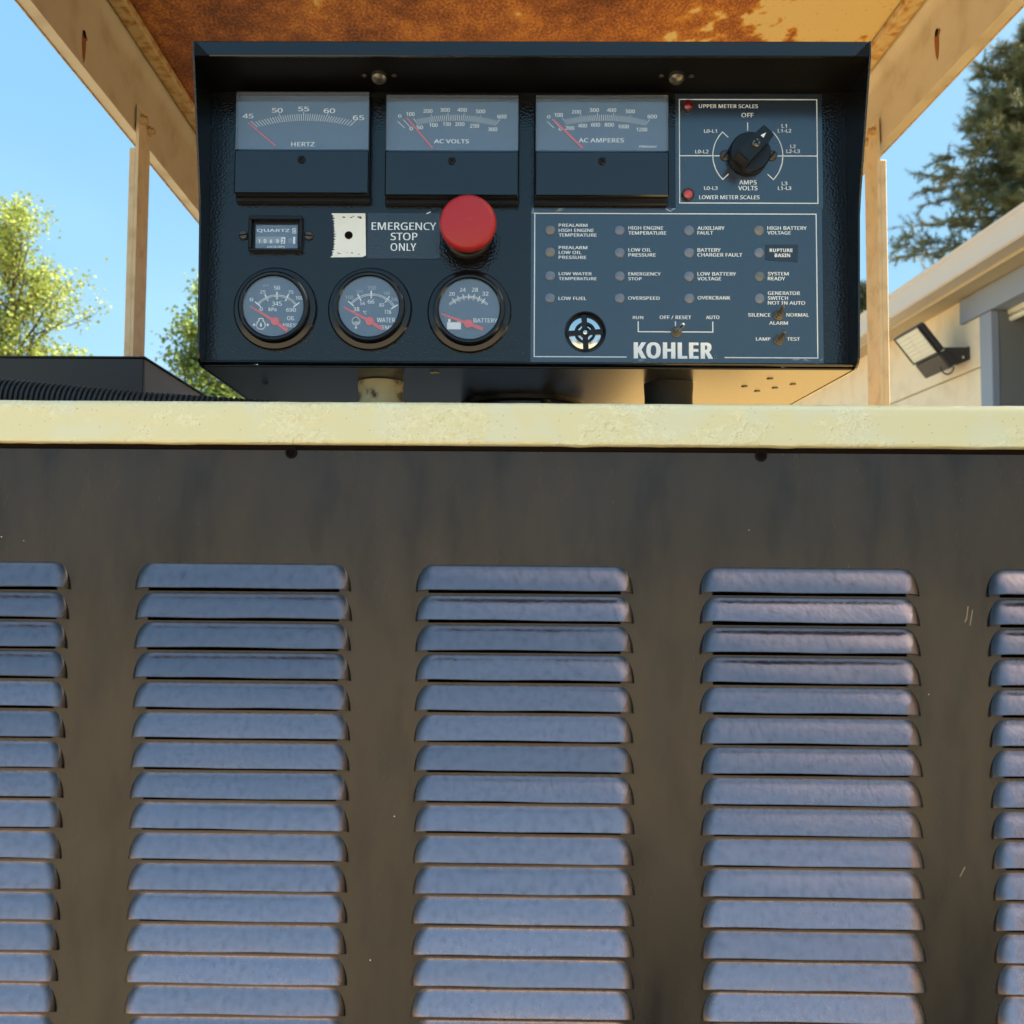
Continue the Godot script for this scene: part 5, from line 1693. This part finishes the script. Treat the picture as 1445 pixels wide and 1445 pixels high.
	for sh in [-0.0005, 0.0005]:
		text(al, "KOHLER", (Vector2(0.12663, 1.69064)).x + sh - o.x, (Vector2(0.19356, 1.69098)).x + sh - o.x, (Vector2(0.15991, 1.68393)).y - o.y, (Vector2(0.15996, 1.69800)).y - o.y, z + 0.00008 * (1.0 + sh * 1000.0), M.print)
	b = MB.new()
	b.arc(Vector2(0.19587, 1.68536) - o2, 0.0010, 0.0003, 0.0, TAU, z, z + 0.0001, 16)
	obj("ring_mark", b, M.faint_print, al)
	# pale scuffs at the corners of the overlay
	b = MB.new()
	for q in [[Vector2(0.03913, 1.81309), 0.004, 1.3], [Vector2(0.03975, 1.81059), 0.003, 0.2], [Vector2(0.06243, 1.81379), 0.008, 0.1], [Vector2(0.15670, 1.81347), 0.007, -0.4], [Vector2(0.16037, 1.81473), 0.004, 0.5], [Vector2(0.26515, 1.68338), 0.009, 0.1], [Vector2(0.27360, 1.68281), 0.008, -0.1], [Vector2(0.28628, 1.68349), 0.004, 1.0], [Vector2(0.13263, 1.68238), 0.006, 0.0]]:
		var p: Vector2 = q[0] - o2
		var d: Vector2 = Vector2(cos(q[2]), sin(q[2])) * q[1] * 0.5
		for s in 5:
			var j := Vector2(rng.randfn(), rng.randfn()) * 0.0006
			b.bar(p - d * rng.randf_range(0.1, 1.0) + j, p + d * rng.randf_range(0.1, 1.0) + j, 0.00025, z + 0.0001 * s * 0.3, z + 0.0001 * s * 0.3 + 0.00002)
	obj("scuff", b, M.faint_print, al)
	# rupture basin sticker
	b = MB.new()
	var st := PackedVector2Array()
	for p in [Vector2(0.23962, 1.78355), Vector2(0.26755, 1.78365), Vector2(0.26692, 1.76850), Vector2(0.23950, 1.77008)]:
		st.append(p - o2)
	b.prism(st, z + 0.00001, z + 0.0004)
	var rs := obj("sticker", b, M.sticker, al)
	tag(rs, "dark sticker reading rupture basin")
	words(box, o, z3 + 0.00045, [["RUPTURE", 0.24300, 0.26267, 1.77710, 1.78011], ["BASIN", 0.24731, 0.26050, 1.77266, 1.77578]], M.print)
	# alarm lamps
	var lamps := [[Vector2(0.05411, 1.79588), 1], [Vector2(0.05417, 1.77625), 1], [Vector2(0.05425, 1.75561), 0], [Vector2(0.05411, 1.73609), 0], [Vector2(0.11421, 1.79587), 0], [Vector2(0.11420, 1.77616), 0], [Vector2(0.11420, 1.75564), 0], [Vector2(0.11408, 1.73635), 0],
		[Vector2(0.17395, 1.79597), 0], [Vector2(0.17386, 1.77644), 0], [Vector2(0.17377, 1.75576), 0], [Vector2(0.17380, 1.73645), 0], [Vector2(0.23419, 1.79618), 1], [Vector2(0.23414, 1.77667), 0], [Vector2(0.23420, 1.75601), 2], [Vector2(0.23416, 1.73672), 0]]
	for q in lamps:
		var p: Vector2 = q[0] - o2
		b = MB.new()
		b.lathe([Vector2(0.0044, -0.0002), Vector2(0.0044, 0.0003), Vector2(0.0040, 0.0009), Vector2(0.0028, 0.0014), Vector2(0.0, 0.0017)], Transform3D(Basis.IDENTITY, Vector3(p.x, p.y, z)), 22)
		obj("alarm_lamp", b, [M.lamp_grey, M.lamp_amber, M.lamp_green][q[1]], al)
	# buzzer in its opening
	var c := bc - o2
	var xf := Transform3D(Basis.IDENTITY, Vector3(c.x, c.y, -0.170 - o.z))
	b = MB.new()
	b.begin()
	b.lathe([Vector2(0.0170, 0.0004), Vector2(0.0173, 0.0012), Vector2(0.0178, 0.0012), Vector2(0.0180, 0.0004)], xf, 40)
	b.lathe([Vector2(0.0171, 0.0005), Vector2(0.0165, -0.006), Vector2(0.0, -0.0062), Vector2(0.0, -0.009), Vector2(0.0176, -0.009), Vector2(0.0176, -0.001)], xf, 40)
	var bz := obj("buzzer", b, M.black_plastic, box)
	tag(bz, "round buzzer with bright metal segments in a dark well")
	b = MB.new()
	b.lathe([Vector2(0, -0.0060), Vector2(0.0140, -0.0060), Vector2(0.0140, -0.0045), Vector2(0.0095, -0.0036), Vector2(0.0, -0.0034)], xf, 40)
	obj("disc", b, M.chrome, bz)
	b = MB.new()
	b.arc(c, 0.0082, 0.0022, 0.0, TAU, -0.1734 - o.z, -0.1722 - o.z, 32)
	b.arc(c, 0.0035, 0.0026, 0.0, TAU, -0.1733 - o.z, -0.1718 - o.z, 24)
	for k in 4:
		var a := PI / 2 * k + 0.06
		var d := Vector2(cos(a), sin(a))
		b.bar(c + d * 0.0042, c + d * 0.0155, 0.0046, -0.1735 - o.z, -0.17205 - o.z)
	obj("spokes", b, M.black_plastic, bz)
	b = MB.new()
	b.lathe([Vector2(0.0024, 0), Vector2(0.0018, 0.0012), Vector2(0.0, 0.0018)], Transform3D(Basis.IDENTITY, Vector3(c.x, c.y, -0.1725 - o.z)), 18)
	obj("centre_stud", b, M.chrome, bz)

func selector(box: Node3D, o: Vector3) -> void:
	var o2 := Vector2(o.x, o.y)
	var off := Transform3D(Basis.IDENTITY, -o)
	var z := -0.1694 - o.z
	var lw := 0.0008
	var b := MB.new()
	var a0 := Vector2(0.16233, 1.81543)
	var a1 := Vector2(0.28961, 1.91686)
	b.box(Vector3(a0.x, a0.y, -0.1699), Vector3(a1.x, a1.y, -0.1695), 0.0001, off)
	var sl := obj("selector_label", b, M.label, box)
	tag(sl, "dark blue overlay for the meter selector switch")
	b = MB.new()
	var r0 := Vector2(0.16601, 1.82009) - o2
	var r1 := Vector2(0.28504, 1.91193) - o2
	outline(b, [Vector2(r0.x, r1.y), r1, Vector2(r1.x, r0.y), r0, Vector2(r0.x, r1.y + lw * 0.5)], lw, z)
	var ym := (Vector2(0.22354, 1.86187) - o2).y
	b.bar(Vector2(r0.x + lw * 0.5, ym), Vector2((Vector2(0.20158, 1.86182) - o2).x, ym), lw, z, z + 0.0001)
	b.bar(Vector2((Vector2(0.24995, 1.86194) - o2).x, ym), Vector2(r1.x - lw * 0.5, ym), lw, z, z + 0.0001)
	var c := Vector2(0.22503, 1.86188) - o2
	var rr := (Vector2(0.22503, 1.86188)).distance_to(Vector2(0.19480, 1.86180))
	b.arc(c, rr, lw, deg_to_rad(136.0), deg_to_rad(224.0), z + 0.00011, z + 0.0002, 24)
	b.arc(c, rr, lw, deg_to_rad(44.0), deg_to_rad(-44.0), z + 0.00011, z + 0.0002, 24)
	for a in [136.0, 224.0, -44.0, 44.0]:
		var d := Vector2(cos(deg_to_rad(a)), sin(deg_to_rad(a)))
		b.bar(c + d * (rr + lw * 0.5), c + d * (rr - 0.0068), lw, z + 0.00021, z + 0.0003)
	b.bar(Vector2(0.22512, 1.89156) - o2, Vector2(0.22506, 1.88430) - o2, lw, z, z + 0.0001)
	obj("border", b, M.print, sl)
	words(sl, o, -0.1694, [["UPPER METER SCALES", 0.18294, 0.23420, 1.90438, 1.90760], ["OFF", 0.21987, 0.23033, 1.89617, 1.89994], ["L0-L1", 0.18732, 0.19845, 1.88228, 1.88535], ["L0-L2", 0.17962, 0.19116, 1.86401, 1.86707], ["L0-L3", 0.18719, 0.19883, 1.83167, 1.83472], ["L1", 0.25454, 0.25901, 1.88702, 1.88995], ["L1-L2", 0.25124, 0.26276, 1.88270, 1.88576], ["L2", 0.26181, 0.26641, 1.86893, 1.87185], ["L2-L3", 0.25838, 0.27002, 1.86448, 1.86754], ["L3", 0.25404, 0.25891, 1.83601, 1.83906], ["L1-L3", 0.25076, 0.26224, 1.83186, 1.83490], ["AMPS", 0.21740, 0.23242, 1.83661, 1.84022], ["VOLTS", 0.21655, 0.23319, 1.83148, 1.83522], ["LOWER METER SCALES", 0.18281, 0.23488, 1.82354, 1.82687]], M.print, false)
	# two scale lamps
	for q in [[Vector2(0.17328, 1.90544), 0], [Vector2(0.17294, 1.82717), 1]]:
		var p: Vector2 = q[0] - o2
		b = MB.new()
		var xf := Transform3D(Basis.IDENTITY, Vector3(p.x, p.y, z))
		b.lathe([Vector2(0.0054, -0.0003), Vector2(0.0054, 0.0022), Vector2(0.0048, 0.0030), Vector2(0.0040, 0.0030), Vector2(0.0040, 0.0012), Vector2(0.0, 0.0012)], xf, 28)
		var lp := obj("scale_lamp", b, M.lamp_rim, box)
		tag(lp, "dark red lamp beside the upper meter scales words" if q[1] == 0 else "pinkish red lamp beside the lower meter scales words")
		b = MB.new()
		b.lathe([Vector2(0.0039, 0.0013), Vector2(0.0039, 0.0026), Vector2(0.0026, 0.0036), Vector2(0.0, 0.0040)], xf, 28)
		obj("lens", b, M.lamp_red if q[1] == 0 else M.lamp_pink, lp)
	for q in [Vector2(0.20537, 1.86197), Vector2(0.24575, 1.86207)]:
		screw(sl, "screw", Vector3(q.x, q.y, -0.1694) - o, 0.0046, M.dull_screw, 0.9)
	# rotary knob: skirt, grip bar turned to the upper right, pointer, screw
	var xf := Transform3D(Basis.IDENTITY, Vector3(c.x, c.y, -0.1694 - o.z))
	b = MB.new()
	b.lathe([Vector2(0.0165, 0.0002), Vector2(0.0178, 0.002), Vector2(0.0175, 0.0085), Vector2(0.0165, 0.0098), Vector2(0.0, 0.0102)], xf, 48)
	var kn := obj("selector_knob", b, M.knob, box)
	tag(kn, "black rotary knob pointing to the upper right")
	b = MB.new()
	var turn := Transform3D(Basis(Vector3(0, 0, 1), deg_to_rad(46.5)), Vector3(c.x, c.y, -0.1694 - o.z))
	b.prism(PackedVector2Array([Vector2(-0.0158, -0.0064), Vector2(-0.0146, -0.0070), Vector2(0.0152, -0.0062), Vector2(0.0166, -0.0050), Vector2(0.0166, 0.0050), Vector2(0.0152, 0.0062), Vector2(-0.0146, 0.0070), Vector2(-0.0158, 0.0064)]), 0.0100, 0.0262, turn)
	b.prism(PackedVector2Array([Vector2(-0.0150, -0.0058), Vector2(0.0150, -0.0052), Vector2(0.0158, -0.0044), Vector2(0.0158, 0.0044), Vector2(0.0150, 0.0052), Vector2(-0.0150, 0.0058)]), 0.0262, 0.0270, turn)
	obj("grip", b, M.knob, kn)
	b = MB.new()
	b.prism(PackedVector2Array([Vector2(0.0074, -0.0016), Vector2(0.0122, 0.0), Vector2(0.0074, 0.0016)]), 0.0271, 0.0273, turn)
	obj("pointer", b, M.print, kn)
	screw(kn, "knob_screw", Vector3(c.x, c.y, -0.1694 - o.z + 0.0271), 0.0036, M.latch_metal, 0.5, true)

func toggles(box: Node3D, o: Vector3) -> void:
	var list := [[Vector2(0.16274, 1.70723), Vector3(0.42, 0.42, 0.8), "run off auto toggle switch"], [Vector2(0.25035, 1.72245), Vector3(0.0, 0.45, 0.9), "alarm silence toggle switch"], [Vector2(0.25050, 1.70099), Vector3(0.05, 0.35, 0.93), "lamp test toggle switch"]]
	for q in list:
		var p := Vector3(q[0].x, q[0].y, -0.1694) - o
		var b := MB.new()
		b.lathe([Vector2(0.0047, 0.0001), Vector2(0.0047, 0.0010), Vector2(0.0040, 0.0012)], facing(p, Vector3.BACK), 24)
		b.lathe([Vector2(0, 0.0013), Vector2(0.0044, 0.0013), Vector2(0.0044, 0.0032), Vector2(0.0038, 0.0037), Vector2(0.0029, 0.0038), Vector2(0.0028, 0.0058), Vector2(0.0024, 0.0062), Vector2(0.0, 0.0058)], facing(p, Vector3.BACK), 6)
		var t := obj("toggle_switch", b, M.brass, box, 25.0)
		tag(t, q[2])
		b = MB.new()
		b.lathe([Vector2(0, 0), Vector2(0.0014, 0), Vector2(0.0015, 0.004), Vector2(0.0019, 0.0080), Vector2(0.0016, 0.0094), Vector2(0, 0.0100)], facing(p + Vector3(0, 0, 0.005), q[1]), 14)
		obj("lever", b, M.brass if q[1].x < 0.2 else M.chrome, t)
